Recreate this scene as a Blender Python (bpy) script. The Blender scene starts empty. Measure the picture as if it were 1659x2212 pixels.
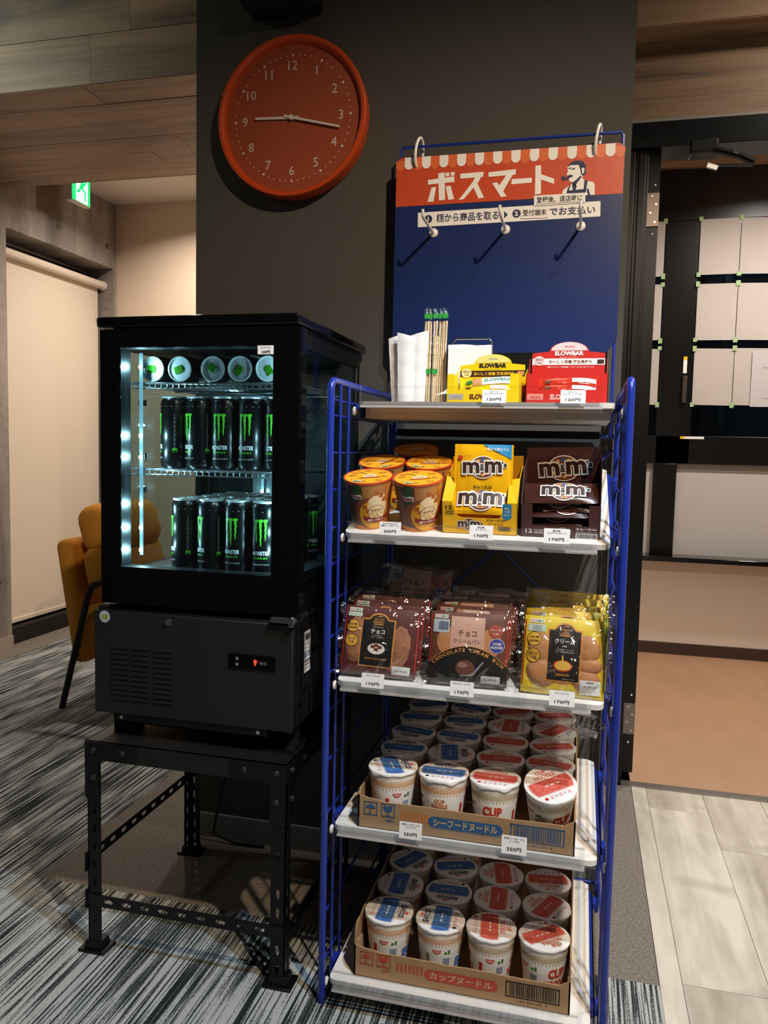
import bpy, bmesh, math, random
from mathutils import Vector, Matrix
random.seed(7)
SC = bpy.context.scene
COL = SC.collection
PI = math.pi
# ---------------------------------------------------------------- camera (calibrated from the room's own lines)
CX, CY, F = 829.5, 1106.0, 1707.6
yaw, pit, rol, CAMZ = .244813, .0785774, .0214625, 1.06
fw = Vector((-math.sin(yaw)*math.cos(pit), math.cos(yaw)*math.cos(pit), -math.sin(pit)))
rt = Vector((math.cos(yaw), math.sin(yaw), 0)); up = rt.cross(fw)
rt2 = math.cos(rol)*rt + math.sin(rol)*up
up2 = -math.sin(rol)*rt + math.cos(rol)*up
cam = bpy.data.cameras.new('camera'); camo = bpy.data.objects.new('camera', cam); COL.objects.link(camo)
mm = Matrix((rt2, up2, -fw)).transposed().to_4x4(); mm.translation = (0, 0, CAMZ); camo.matrix_world = mm
cam.sensor_fit = 'VERTICAL'; cam.sensor_height = 24; cam.sensor_width = 18; cam.lens = 24*F/2212
cam.clip_start = .05; cam.clip_end = 50
SC.camera = camo
def at(px, py, X=None, Y=None, Z=None):
    d = fw + (px-CX)/F*rt2 - (py-CY)/F*up2
    t = X/d.x if X is not None else Y/d.y if Y is not None else (Z-CAMZ)/d.z
    return Vector((0, 0, CAMZ)) + t*d
# ---------------------------------------------------------------- world, lights, exposure
w = bpy.data.worlds.new('world'); SC.world = w; w.use_nodes = True
w.node_tree.nodes['Background'].inputs[0].default_value = (.62, .60, .60, 1)
w.node_tree.nodes['Background'].inputs[1].default_value = .05
SC.view_settings.view_transform = 'Standard'; SC.view_settings.look = 'None'
SC.view_settings.exposure = 0; SC.view_settings.gamma = 1; SC.view_settings.use_curve_mapping = False
SC.cycles.use_denoising = True; SC.cycles.max_bounces = 8; SC.cycles.transparent_max_bounces = 24
SC.cycles.caustics_reflective = False; SC.cycles.caustics_refractive = False; SC.cycles.sample_clamp_indirect = 4
def spot(name, loc, to, power, col, size=110, blend=.5, rad=.03):
    l = bpy.data.lights.new(name, 'SPOT'); l.energy = power; l.color = col; l.spot_size = math.radians(size); l.spot_blend = blend
    l.shadow_soft_size = rad
    o = bpy.data.objects.new(name, l); COL.objects.link(o); o.location = loc
    o.rotation_euler = (Vector(to)-Vector(loc)).to_track_quat('-Z', 'Y').to_euler(); return o
def area(name, loc, to, power, col, sx, sy=None, spread=180):
    l = bpy.data.lights.new(name, 'AREA'); l.energy = power; l.color = col; l.shape = 'RECTANGLE'; l.size = sx; l.size_y = sy or sx
    l.spread = math.radians(spread)
    o = bpy.data.objects.new(name, l); COL.objects.link(o); o.location = loc
    o.rotation_euler = (Vector(to)-Vector(loc)).to_track_quat('-Z', 'Y').to_euler(); return o
WARM = (1, .74, .50); COOL = (.78, .88, 1)
spot('spot_warm', (.55, .27, 2.42), (-.25, 1.40, .1), 140, (1, .79, .57), 108, .7, .022)
spot('spot_cool', (.42, .75, 2.42), (-.12, 1.15, 0), 132, (.62, .81, 1), 86, .6, .022)
area('lounge_light', (-2.1, 3.85, 2.47), (-2.1, 3.85, 0), 16, (1, .89, .78), .12, spread=150)
area('lounge_light', (-1.3, 3.7, 2.47), (-1.3, 3.7, 0), 16, (1, .89, .78), .12, spread=150)
area('beam_fill', (-2.7, 1.55, 2.72), (-2.5, 2.5, 2.35), 6.5, (.90, 1, .86), .2, spread=170)  # fill added to brighten the beam face, no lamp seen there
area('entrance_light', (.95, 3.6, 2.49), (.95, 3.6, 0), 28, (1, .91, .82), .15, spread=160)
area('hall_light', (1.0, 1.9, 2.6), (.8, 2.2, 0), 15, (1, .90, .76), .2, spread=150)

# ---------------------------------------------------------------- materials
def hexc(h, k=1):
    h = h.lstrip('#'); r = [int(h[i:i+2], 16)/255 for i in (0, 2, 4)]
    return tuple(k*(c/12.92 if c <= .04045 else ((c+.055)/1.055)**2.4) for c in r) + (1,)
def new_mat(name):
    m = bpy.data.materials.new(name); m.use_nodes = True; nt = m.node_tree
    return m, nt, nt.nodes['Principled BSDF']
MATS = {}
def M(name, col=None, rough=.5, metal=0, spec=.5, coat=0, emit=None, es=0, bump=None, var=None, rnd=0):
    """plain material; bump=(scale xyz, strength), var=(scale xyz, amount) for fine colour variation, rnd per-object value shift"""
    if name in MATS: return MATS[name]
    m, nt, b = new_mat(name); N, L = nt.nodes, nt.links
    b.inputs['Base Color'].default_value = hexc(col); b.inputs['Roughness'].default_value = rough
    b.inputs['Metallic'].default_value = metal; b.inputs['Specular IOR Level'].default_value = spec
    b.inputs['Coat Weight'].default_value = coat; b.inputs['Coat Roughness'].default_value = .08
    if emit: b.inputs['Emission Color'].default_value = hexc(emit); b.inputs['Emission Strength'].default_value = es
    if bump or var or rnd:
        tc = N.new('ShaderNodeTexCoord')
        def noise(sc, det=4):
            mp = N.new('ShaderNodeMapping'); L.new(tc.outputs['Object'], mp.inputs[0])
            mp.inputs['Scale'].default_value = sc if isinstance(sc, tuple) else (sc,)*3
            n = N.new('ShaderNodeTexNoise'); n.inputs['Scale'].default_value = 1; n.inputs['Detail'].default_value = det
            L.new(mp.outputs[0], n.inputs[0]); return n
        if bump:
            n = noise(bump[0]); bp = N.new('ShaderNodeBump'); bp.inputs['Strength'].default_value = bump[1]; bp.inputs['Distance'].default_value = .002
            L.new(n.outputs[0], bp.inputs['Height']); L.new(bp.outputs[0], b.inputs['Normal'])
        if var or rnd:
            hsv = N.new('ShaderNodeHueSaturation'); hsv.inputs['Color'].default_value = hexc(col)
            L.new(hsv.outputs[0], b.inputs['Base Color']); add = N.new('ShaderNodeMath'); add.operation = 'ADD'; add.inputs[0].default_value = 1; add.inputs[1].default_value = 0
            if var:
                n = noise(var[0], 6); mr = N.new('ShaderNodeMapRange'); mr.inputs[3].default_value = -var[1]; mr.inputs[4].default_value = var[1]
                mr.inputs[1].default_value = .3; mr.inputs[2].default_value = .7
                L.new(n.outputs[0], mr.inputs[0]); L.new(mr.outputs[0], add.inputs[1])
            last = add
            if rnd:
                oi = N.new('ShaderNodeObjectInfo'); mr = N.new('ShaderNodeMapRange'); mr.inputs[3].default_value = -rnd; mr.inputs[4].default_value = rnd
                L.new(oi.outputs['Random'], mr.inputs[0]); a2 = N.new('ShaderNodeMath'); a2.operation = 'ADD'
                L.new(add.outputs[0], a2.inputs[0]); L.new(mr.outputs[0], a2.inputs[1]); last = a2
            L.new(last.outputs[0], hsv.inputs['Value'])
    MATS[name] = m; return m
def clear_mat(name, col='#ffffff', fac=.12, rough=.05, bump=None, fres=True):
    """clear acrylic, film and glass: transparent mixed with a gloss"""
    if name in MATS: return MATS[name]
    m = bpy.data.materials.new(name); m.use_nodes = True; nt = m.node_tree; N, L = nt.nodes, nt.links; N.clear()
    o = N.new('ShaderNodeOutputMaterial'); mx = N.new('ShaderNodeMixShader'); t = N.new('ShaderNodeBsdfTransparent'); g = N.new('ShaderNodeBsdfGlossy')
    t.inputs[0].default_value = hexc(col); g.inputs['Roughness'].default_value = rough
    L.new(t.outputs[0], mx.inputs[1]); L.new(g.outputs[0], mx.inputs[2]); L.new(mx.outputs[0], o.inputs[0]); mx.inputs[0].default_value = fac
    if fres:
        lw = N.new('ShaderNodeLayerWeight'); lw.inputs[0].default_value = .25; mr = N.new('ShaderNodeMapRange')
        mr.inputs[3].default_value = fac*.5; mr.inputs[4].default_value = min(1, fac*4); L.new(lw.outputs['Fresnel'], mr.inputs[0]); L.new(mr.outputs[0], mx.inputs[0])
    if bump:
        tc = N.new('ShaderNodeTexCoord'); n = N.new('ShaderNodeTexNoise'); n.inputs['Scale'].default_value = bump[0]; n.inputs['Detail'].default_value = 2; n.inputs['Distortion'].default_value = 1.2
        L.new(tc.outputs['Object'], n.inputs[0]); bp = N.new('ShaderNodeBump'); bp.inputs['Strength'].default_value = bump[1]; bp.inputs['Distance'].default_value = .01
        L.new(n.outputs[0], bp.inputs['Height']); L.new(bp.outputs[0], g.inputs['Normal'])
    MATS[name] = m; return m
def wood_mat(name, c1, c2, sc=(1.2, 14, 14), rough=.55, rnd=.18, knots=True):
    m, nt, b = new_mat(name); N, L = nt.nodes, nt.links
    tc = N.new('ShaderNodeTexCoord'); oi = N.new('ShaderNodeObjectInfo')
    sc3 = N.new('ShaderNodeVectorMath'); sc3.operation = 'SCALE'; sc3.inputs[0].default_value = (7, 13, 5); L.new(oi.outputs['Random'], sc3.inputs['Scale'])
    ad = N.new('ShaderNodeVectorMath'); ad.operation = 'ADD'; L.new(tc.outputs['Object'], ad.inputs[0]); L.new(sc3.outputs[0], ad.inputs[1])
    def noise(s, det, dis=0):
        mp = N.new('ShaderNodeMapping'); mp.inputs['Scale'].default_value = s; L.new(ad.outputs[0], mp.inputs[0])
        n = N.new('ShaderNodeTexNoise'); n.inputs['Scale'].default_value = 1; n.inputs['Detail'].default_value = det; n.inputs['Distortion'].default_value = dis; L.new(mp.outputs[0], n.inputs[0]); return n
    n1 = noise(sc, 5, .6); n2 = noise((sc[0]*2.2, sc[1]*9, sc[2]*9), 3)
    mx = N.new('ShaderNodeMath'); mx.operation = 'MULTIPLY_ADD'; L.new(n2.outputs[0], mx.inputs[0]); mx.inputs[1].default_value = .35; L.new(n1.outputs[0], mx.inputs[2])
    cr = N.new('ShaderNodeValToRGB'); cr.color_ramp.elements[0].position = .45; cr.color_ramp.elements[1].position = .85
    cr.color_ramp.elements[0].color = hexc(c1); cr.color_ramp.elements[1].color = hexc(c2); L.new(mx.outputs[0], cr.inputs[0])
    hsv = N.new('ShaderNodeHueSaturation'); L.new(cr.outputs[0], hsv.inputs['Color'])
    mr = N.new('ShaderNodeMapRange'); mr.inputs[3].default_value = 1-rnd; mr.inputs[4].default_value = 1+rnd; L.new(oi.outputs['Random'], mr.inputs[0])
    if knots:
        n3 = noise((2.5, 6, 6), 1); k = N.new('ShaderNodeMapRange'); k.inputs[1].default_value = .26; k.inputs[2].default_value = .4; k.inputs[3].default_value = .55; k.inputs[4].default_value = 1
        L.new(n3.outputs[0], k.inputs[0]); mu = N.new('ShaderNodeMath'); mu.operation = 'MULTIPLY'; L.new(mr.outputs[0], mu.inputs[0]); L.new(k.outputs[0], mu.inputs[1]); L.new(mu.outputs[0], hsv.inputs['Value'])
    else: L.new(mr.outputs[0], hsv.inputs['Value'])
    L.new(hsv.outputs[0], b.inputs['Base Color']); b.inputs['Roughness'].default_value = rough
    MATS[name] = m; return m
def carpet_stripe():
    m, nt, b = new_mat('striped_carpet'); N, L = nt.nodes, nt.links
    g = N.new('ShaderNodeNewGeometry')
    def noise(s, det, dis=0):
        mp = N.new('ShaderNodeMapping'); mp.inputs['Scale'].default_value = s; L.new(g.outputs['Position'], mp.inputs[0])
        n = N.new('ShaderNodeTexNoise'); n.inputs['Scale'].default_value = 1; n.inputs['Detail'].default_value = det; n.inputs['Distortion'].default_value = dis; L.new(mp.outputs[0], n.inputs[0]); return n
    a = noise((225, 3.4, 1), 1.5, .25); c = noise((420, 160, 1), 2); d = noise((16, 3, 1), 3); e2 = noise((2.2, 1.4, 1), 2)
    s1 = N.new('ShaderNodeMath'); s1.operation = 'MULTIPLY_ADD'; L.new(c.outputs[0], s1.inputs[0]); s1.inputs[1].default_value = .22; L.new(a.outputs[0], s1.inputs[2])
    s2 = N.new('ShaderNodeMath'); s2.operation = 'MULTIPLY_ADD'; L.new(d.outputs[0], s2.inputs[0]); s2.inputs[1].default_value = .45; L.new(s1.outputs[0], s2.inputs[2])
    s3 = N.new('ShaderNodeMath'); s3.operation = 'MULTIPLY_ADD'; L.new(e2.outputs[0], s3.inputs[0]); s3.inputs[1].default_value = .25; L.new(s2.outputs[0], s3.inputs[2]); s2 = s3
    cr = N.new('ShaderNodeValToRGB'); e = cr.color_ramp.elements; e[0].position = .85; e[0].color = hexc('#272c2e'); e[1].position = 1.05; e[1].color = hexc('#b0b3b1')
    x = cr.color_ramp.elements.new(.96); x.color = hexc('#6b6f6f'); e[-1].position = 1.07; L.new(s2.outputs[0], cr.inputs[0]); L.new(cr.outputs[0], b.inputs['Base Color'])
    bp = N.new('ShaderNodeBump'); bp.inputs['Strength'].default_value = .8; bp.inputs['Distance'].default_value = .004; L.new(s1.outputs[0], bp.inputs['Height']); L.new(bp.outputs[0], b.inputs['Normal'])
    b.inputs['Roughness'].default_value = .95; b.inputs['Specular IOR Level'].default_value = .1; return m
def concrete():
    m, nt, b = new_mat('raw_concrete'); N, L = nt.nodes, nt.links; g = N.new('ShaderNodeNewGeometry')
    def noise(s, det):
        mp = N.new('ShaderNodeMapping'); mp.inputs['Scale'].default_value = s; L.new(g.outputs['Position'], mp.inputs[0])
        n = N.new('ShaderNodeTexNoise'); n.inputs['Scale'].default_value = 1; n.inputs['Detail'].default_value = det; L.new(mp.outputs[0], n.inputs[0]); return n
    a = noise((3, 6, 1.2), 6); c = noise((40, 40, 40), 5)
    s1 = N.new('ShaderNodeMath'); s1.operation = 'MULTIPLY_ADD'; L.new(c.outputs[0], s1.inputs[0]); s1.inputs[1].default_value = .25; L.new(a.outputs[0], s1.inputs[2])
    cr = N.new('ShaderNodeValToRGB'); e = cr.color_ramp.elements; e[0].position = .45; e[0].color = hexc('#6f6862'); e[1].position = .8; e[1].color = hexc('#a89e95'); L.new(s1.outputs[0], cr.inputs[0]); L.new(cr.outputs[0], b.inputs['Base Color'])
    b.inputs['Roughness'].default_value = .85; return m
BLK = M('black_steel', '#08080a', .42, 0, .35, bump=(60, .05))
GBLK = M('gloss_black', '#050506', .08, 0, .5)
SATB = M('satin_black', '#101112', .5, bump=(300, .08))
BLUE = M('blue_paint', '#1c3192', .32, 0, .5, .3)
WPL = M('white_plastic', '#e9e6e2', .35)
WHT = M('white_print', '#f2f1ef', .6)
KRAFT = M('kraft_card', '#a5835d', .8, var=((30, 4, 60), .08))
KEDGE = M('kraft_edge', '#c2a47c', .9)
CHR = M('chrome', '#c9c9cc', .18, 1)
CLEAR = clear_mat('clear_acrylic', '#ffffff', .10, .08)
FILM = clear_mat('clear_film', '#ffffff', .15, .09, (20, 1.0), False)
FILM2 = clear_mat('soft_film', '#fbfbfb', .18, .16, (40, 1), False)
GLASS = clear_mat('cooler_glass', '#e6f1f2', .08, .02)
INK = M('ink_black', '#171412', .6); NAVY = M('ink_navy', '#1a2550', .6)
def P(name, col): return M('ink_'+name, col, .5)
RED = P('red', '#c8302a'); BLU = P('blue', '#2f5fb0'); ORG = P('orange', '#e0974f'); GLD = P('gold', '#b49a5c'); CRM = P('cream', '#f0dfb8')
BRN = P('brown', '#6b3a1f'); YEL = P('yellow', '#f4c414'); GRN = P('green', '#2f7a2e'); SAL = P('salmon', '#dc6a5c'); GRY = P('grey', '#8b8d90')
PRPL = P('purple', '#3a3f96'); TAN = P('tan', '#c98d5f'); SKY = P('sky', '#3f9fd0'); DRK = P('darkbrown', '#3a2019')
SIGNBLU = M('sign_blue', '#1a2d62', .3, bump=((400, 6, 6), .05)); SIGNORG = M('sign_orange', '#c94c2a', .35); SIGNORG2 = M('sign_light_orange', '#dd6c3c', .35)

# ---------------------------------------------------------------- mesh builder
class MB:
    def __init__(s, T=None): s.v = []; s.f = []; s.m = []; s.mats = []; s.T = T
    def mi(s, m):
        if m not in s.mats: s.mats.append(m)
        return s.mats.index(m)
    def add(s, vs, fs, m):
        b = len(s.v); s.v += [tuple(s.T @ Vector(p)) if s.T else tuple(p) for p in vs]; k = s.mi(m)
        for f in fs: s.f.append(tuple(b+i for i in f)); s.m.append(k)
    def box(s, x0, x1, y0, y1, z0, z1, m):
        s.add([(x, y, z) for z in (z0, z1) for y in (y0, y1) for x in (x0, x1)], [(0, 2, 3, 1), (4, 5, 7, 6), (0, 1, 5, 4), (2, 6, 7, 3), (0, 4, 6, 2), (1, 3, 7, 5)], m)
    def obox(s, c, sz, R, m):
        hx, hy, hz = [q/2 for q in sz]; c = Vector(c)
        s.add([c + R @ Vector((x, y, z)) for z in (-hz, hz) for y in (-hy, hy) for x in (-hx, hx)], [(0, 2, 3, 1), (4, 5, 7, 6), (0, 1, 5, 4), (2, 6, 7, 3), (0, 4, 6, 2), (1, 3, 7, 5)], m)
    def cyl(s, p0, p1, r0, m, r1=None, n=16, caps=True):
        p0, p1 = Vector(p0), Vector(p1); r1 = r0 if r1 is None else r1; d = (p1-p0).normalized(); q = d.to_track_quat('Z', 'Y')
        ring = [q @ Vector((math.cos(2*PI*i/n), math.sin(2*PI*i/n), 0)) for i in range(n)]
        fs = [(i, (i+1) % n, n+(i+1) % n, n+i) for i in range(n)]
        if caps: fs += [tuple(range(n))[::-1], tuple(range(n, 2*n))]
        s.add([p0+r0*a for a in ring]+[p1+r1*a for a in ring], fs, m)
    def tube(s, pts, r, m, n=8, closed=False):
        pts = [Vector(p) for p in pts]; N = len(pts); vs = []
        ref = None
        for i, p in enumerate(pts):
            a = pts[(i-1) % N] if closed or i > 0 else p; b = pts[(i+1) % N] if closed or i < N-1 else p
            t = (b-a).normalized()
            if ref is None: ref = t.orthogonal().normalized()
            ref = (ref - ref.dot(t)*t).normalized(); bi = t.cross(ref)
            vs += [p + r*(math.cos(2*PI*k/n)*ref+math.sin(2*PI*k/n)*bi) for k in range(n)]
        fs = []
        for i in range(N if closed else N-1):
            j = (i+1) % N
            fs += [(i*n+k, i*n+(k+1) % n, j*n+(k+1) % n, j*n+k) for k in range(n)]
        if not closed: fs += [tuple(range(n))[::-1], tuple((N-1)*n+k for k in range(n))]
        s.add(vs, fs, m)
    def lathe(s, prof, m, n=32, c=(0, 0, 0)):
        vs = []
        for r, z in prof: vs += [(c[0]+r*math.cos(2*PI*k/n), c[1]+r*math.sin(2*PI*k/n), c[2]+z) for k in range(n)]
        fs = [(i*n+k, i*n+(k+1) % n, (i+1)*n+(k+1) % n, (i+1)*n+k) for i in range(len(prof)-1) for k in range(n)]
        s.add(vs, fs, m)
    def disc(s, c, r, m, n=32, nrm=(0, 0, 1)):
        q = Vector(nrm).to_track_quat('Z', 'Y'); s.add([Vector(c)+q @ Vector((r*math.cos(2*PI*k/n), r*math.sin(2*PI*k/n), 0)) for k in range(n)], [tuple(range(n))], m)
    def prism(s, poly, fn, h0, h1, m):
        n = len(poly)
        s.add([fn(x, y, h0) for x, y in poly]+[fn(x, y, h1) for x, y in poly], [tuple(range(n))[::-1], tuple(range(n, 2*n))]+[(i, (i+1) % n, n+(i+1) % n, n+i) for i in range(n)], m)
    def grid(s, fn, nu, nv, m):
        s.add([fn(i/nu, j/nv) for j in range(nv+1) for i in range(nu+1)], [(j*(nu+1)+i, j*(nu+1)+i+1, (j+1)*(nu+1)+i+1, (j+1)*(nu+1)+i) for j in range(nv) for i in range(nu)], m)
    def art(s, A, fn, maxlen=None):
        for m, vs, fs, lay in A.items:
            if maxlen:
                bm = bmesh.new(); bv = [bm.verts.new((x, y, 0)) for x, y in vs]
                for f in fs:
                    try: bm.faces.new([bv[i] for i in f])
                    except ValueError: pass
                bmesh.ops.triangulate(bm, faces=bm.faces[:])
                for _ in range(7):
                    ed = [e for e in bm.edges if e.calc_length() > maxlen]
                    if not ed: break
                    bmesh.ops.subdivide_edges(bm, edges=ed, cuts=1); bmesh.ops.triangulate(bm, faces=[f for f in bm.faces if len(f.verts) > 3])
                bm.verts.index_update(); vs = [(v.co.x, v.co.y) for v in bm.verts]; fs = [tuple(v.index for v in f.verts) for f in bm.faces]; bm.free()
            s.add([fn(x, y, .0003+lay*.00025) for x, y in vs], fs, m)
    def build(s, name, parent=None, smooth=30, bevel=0, world=False, seg=2):
        me = bpy.data.meshes.new(name); vs = s.v
        if world and parent is not None:
            l = parent.location if parent.parent is None else parent.parent.location+parent.location
            vs = [(x-l.x, y-l.y, z-l.z) for x, y, z in vs]
        me.from_pydata(vs, [], s.f); me.update()
        for m in s.mats: me.materials.append(m)
        me.polygons.foreach_set('material_index', s.m)
        if smooth:
            me.polygons.foreach_set('use_smooth', [True]*len(me.polygons)); me.set_sharp_from_angle(angle=math.radians(smooth))
        o = bpy.data.objects.new(name, me); COL.objects.link(o)
        if parent is not None: o.parent = parent
        if bevel:
            b = o.modifiers.new('bevel', 'BEVEL'); b.width = bevel; b.segments = seg; b.limit_method = 'ANGLE'; b.angle_limit = math.radians(40); b.harden_normals = False
        return o
# flat print (lettering, logos, panels) laid on a surface in its own metres
TXT = {}
def text_mesh(t, bold=0, sp=1):
    k = (t, bold, sp)
    if k not in TXT:
        cu = bpy.data.curves.new('t', 'FONT'); cu.body = t; cu.resolution_u = 1 if len(t) > 12 else 2; cu.offset = bold; cu.space_character = sp
        o = bpy.data.objects.new('t', cu); COL.objects.link(o); dg = bpy.context.evaluated_depsgraph_get()
        me = bpy.data.meshes.new_from_object(o.evaluated_get(dg))
        vs = [(v.co.x, v.co.y) for v in me.vertices]; fs = [tuple(p.vertices) for p in me.polygons]
        x0, x1 = min(v[0] for v in vs), max(v[0] for v in vs); y0, y1 = min(v[1] for v in vs), max(v[1] for v in vs)
        TXT[k] = ([((x-(x0+x1)/2)/(x1-x0), (y-(y0+y1)/2)/(y1-y0)) for x, y in vs], fs, (x1-x0)/(y1-y0))
        bpy.data.objects.remove(o); bpy.data.curves.remove(cu); bpy.data.meshes.remove(me)
    return TXT[k]
class Art:
    def __init__(s): s.items = []
    def poly(s, pts, m, lay=0): s.items.append((m, list(pts), [tuple(range(len(pts)))], lay))
    def rect(s, x0, x1, y0, y1, m, lay=0): s.poly([(x0, y0), (x1, y0), (x1, y1), (x0, y1)], m, lay)
    def circ(s, x, y, r, m, lay=0, n=24, sy=1): s.poly([(x+r*math.cos(2*PI*k/n), y+r*sy*math.sin(2*PI*k/n)) for k in range(n)], m, lay)
    def text(s, t, x, y, w, h, m, lay=1, bold=.02, rot=0, shear=0, sp=1):
        vs, fs, asp = text_mesh(t, bold, sp); w = w if w else h*asp; h = h if h else w/asp; c, q = math.cos(rot), math.sin(rot)
        s.items.append((m, [(x+c*(a*w+shear*b*h)-q*b*h, y+q*(a*w+shear*b*h)+c*b*h) for a, b in vs], fs, lay))
    def outl(s, t, x, y, w, h, m, mo, lay=1, bold=.02, ob=.09, rot=0, shear=0):
        k = 1+ob; s.text(t, x, y, w*1.02, h*(1+ob*1.2), mo, lay, bold+ob*.6, rot, shear); s.text(t, x, y, w, h, m, lay+1, bold, rot, shear)
    def barcode(s, x0, x1, y0, y1, m, lay=1, n=24, bg=None, rs=3):
        rr = random.Random(rs)
        if bg: s.rect(x0-.002, x1+.002, y0-.002, y1+.002, bg, lay)
        x = x0
        while x < x1:
            wd = (x1-x0)/n*rr.uniform(.25, .9); s.rect(x, min(x+wd, x1), y0, y1, m, lay+1); x += wd+(x1-x0)/n*rr.uniform(.3, .8)
    def merge(s, o, dx=0, dy=0, k=1):
        for m, vs, fs, l in o.items: s.items.append((m, [(x*k+dx, y*k+dy) for x, y in vs], fs, l))
# ---------------------------------------------------------------- things and structure
def tag(o, label=None, cat=None, group=None, kind=None):
    if label: o['label'] = label
    if cat: o['category'] = cat
    if group: o['group'] = group
    if kind: o['kind'] = kind
    return o
def thing(name, label, cat, loc=(0, 0, 0), rz=0, group=None, rx=0):
    o = bpy.data.objects.new(name, None); COL.objects.link(o); o.empty_display_size = .05
    o.location = loc; o.rotation_euler = (rx, 0, rz); return tag(o, label, cat, group)
def struct(mb, name, **k): return tag(mb.build(name, **k), kind='structure')
def copy_tree(o, parent=None):
    c = o.copy(); COL.objects.link(c); c.parent = parent
    for ch in list(o.children): copy_tree(ch, c)
    return c
def box_part(name, parent, x0, x1, y0, y1, z0, z1, m, bevel=0, label=None, world=True):
    b = MB(); b.box(x0, x1, y0, y1, z0, z1, m); o = b.build(name, parent, 30 if bevel else 0, bevel, world)
    if label: o['label'] = label
    return o
# ================================================================ THE SETTING
CARP = carpet_stripe()
FELT = M('felt_carpet', '#827a71', .95, spec=.1, bump=(500, .9), var=(160, .35))
def slab(name, x0, x1, y0, y1, z0, z1, m, **k):
    b = MB(); b.box(x0, x1, y0, y1, z0, z1, m); return struct(b, name, **k)
fl = MB()
for r in [(-5, -2.817, -1.5, 3.427), (-2.817, -2.69, -1.5, 3.0), (-2.69, -1.25, -1.5, 4.38), (-1.25, .19, -1.5, 1.60), (-1.25, -.6, 2.95, 4.38), (.19, .191, -1.5, 1.6)]:
    fl.box(r[0], r[1], r[2], r[3], -.02, 0, CARP)
struct(fl, 'floor', smooth=0)
b = MB(); b.box(-1.25, .19, 1.60, 2.95, -.02, .0, FELT); b.box(-2.90, -2.69, 3.0, 4.38, -.02, 0, FELT); struct(b, 'floor_border', smooth=0)
# pale wooden floor by the entrance, plank by plank
PLK = wood_mat('pale_floor_wood', '#a49a8a', '#d8d0c1', (14, 1.1, 14), .35, .06)
base = slab('floor_entrance', .19, 2.3, -1.5, 2.585, -.03, -.012, PLK)
def plank_y(x0, x1, y0, y1):
    L = y1-y0; mb = MB(); mb.box(x0+.0006, x1-.0006, 0, L-.0012, -.012, 0, PLK); o = mb.build('plank', base, 0); o.location = (0, y0, 0); return o
plank_y(.191, .236, 1.2, 2.585); plank_y(.191, .236, -1.5, 1.2)
for k in range(12):
    x0 = .236+.168*k; cuts = [2.585, 2.446, 1.62, .72, -.2, -1.5] if k == 0 else [2.585, 2.227, 1.33, .43, -.5, -1.5] if k == 1 else [2.585]+[2.0-.37*(k % 3)-.9*i for i in range(4)]+[-1.5]
    for a, c in zip(cuts, cuts[1:]): plank_y(x0, x0+.168, c, a)
# dark pillar wall
CHAR = M('charcoal_paint', '#494742', .75, bump=(260, .12))
slab('wall_pillar', -.995, .077, 1.912, 2.56, 0, 2.31, CHAR)
slab('baseboard_pillar', -.998, .08, 1.904, 1.912, 0, .064, M('grey_vinyl', '#8d9192', .5))
# wood-clad beam
OAK = wood_mat('oak_cladding', '#5f4a38', '#a58465', (1.1, 12, 12), .5, .22)
beam = slab('beam', -5, 2.3, 2.515, 3.41, 2.31, 2.95, OAK)
rr = random.Random(4)
def clad(x, L, face, a, c):
    mb = MB()
    if face: mb.box(0, L-.0015, 2.506-rr.uniform(0, .002), 2.516, a+.001, c-.001, OAK)
    else: mb.box(0, L-.0015, a+.0008, c-.0008, 2.30-rr.uniform(0, .002), 2.311, OAK)
    o = mb.build('plank', beam, 0, world=False); o.location = (x, 0, 0); return o
for z in (2.30, 2.464, 2.628, 2.792):
    x = -4.6-rr.uniform(0, .6) if z != 2.30 else -4.107
    while x < 2.2:
        L = 1.2; clad(x, L, True, z, z+.164); x += L
for i in range(6):
    y = 2.507+i*.151; x = -4.6+rr.uniform(0, .9)
    while x < 2.2: clad(x, 1.2, False, y, y+.151); x += 1.2
# wall above the doorway
wd = slab('wall_doorway', .077, 2.3, 2.61, 2.66, 2.055, 2.32, OAK)
for x in (.077, 1.0, 1.9):
    mb = MB(); mb.box(0, min(.922, 2.3-x), 2.60, 2.611, 2.068, 2.299, OAK); o = mb.build('panel', wd, 0); o.location = (x, 0, 0)
slab('trim_doorway', .077, 2.3, 2.575, 2.61, 2.053, 2.066, M('grey_trim', '#8a8279', .5))
FRM = M('black_frame', '#0f1011', .33, .3, .5)
# black entrance frame: header and hinge post
d1 = MB(); d1.box(.077, 2.3, 2.56, 2.68, 1.978, 2.053, FRM); d1.box(.079, .118, 2.57, 2.66, 0, 1.978, FRM); d1.box(.118, .158, 2.58, 2.66, 0, 1.978, FRM)
d1.box(.128, .15, 2.575, 2.58, .1, 1.978, FRM)
door = struct(d1, 'door_1', bevel=.002)
mb = MB(); mb.box(.159, .193, 2.60, 2.64, .04, 1.985, FRM); mb.build('door_edge', door, 0)
for z0, z1 in ((1.757, 1.856), (.168, .268)):
    mb = MB(); mb.box(.158, .193, 2.594, 2.60, z0, z1, M('hinge_steel', '#8d8078', .35, .8)); h = mb.build('hinge', door, 0)
    for x, z in ((.172, .9), (.184, .65), (.168, .4), (.182, .12)):
        mb = MB(); mb.cyl((x, 2.594, z0+(z1-z0)*z), (x, 2.592, z0+(z1-z0)*z), .0035, CHR, n=10); mb.build('screw', h)
for x, z in ((.18, 1.88), (.178, 1.735), (.18, .295), (.176, .14), (.156, 1.128)):
    mb = MB(); mb.cyl((x, 2.60, z), (x, 2.597, z), .003, WPL, n=8); mb.build('screw', door)
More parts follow.
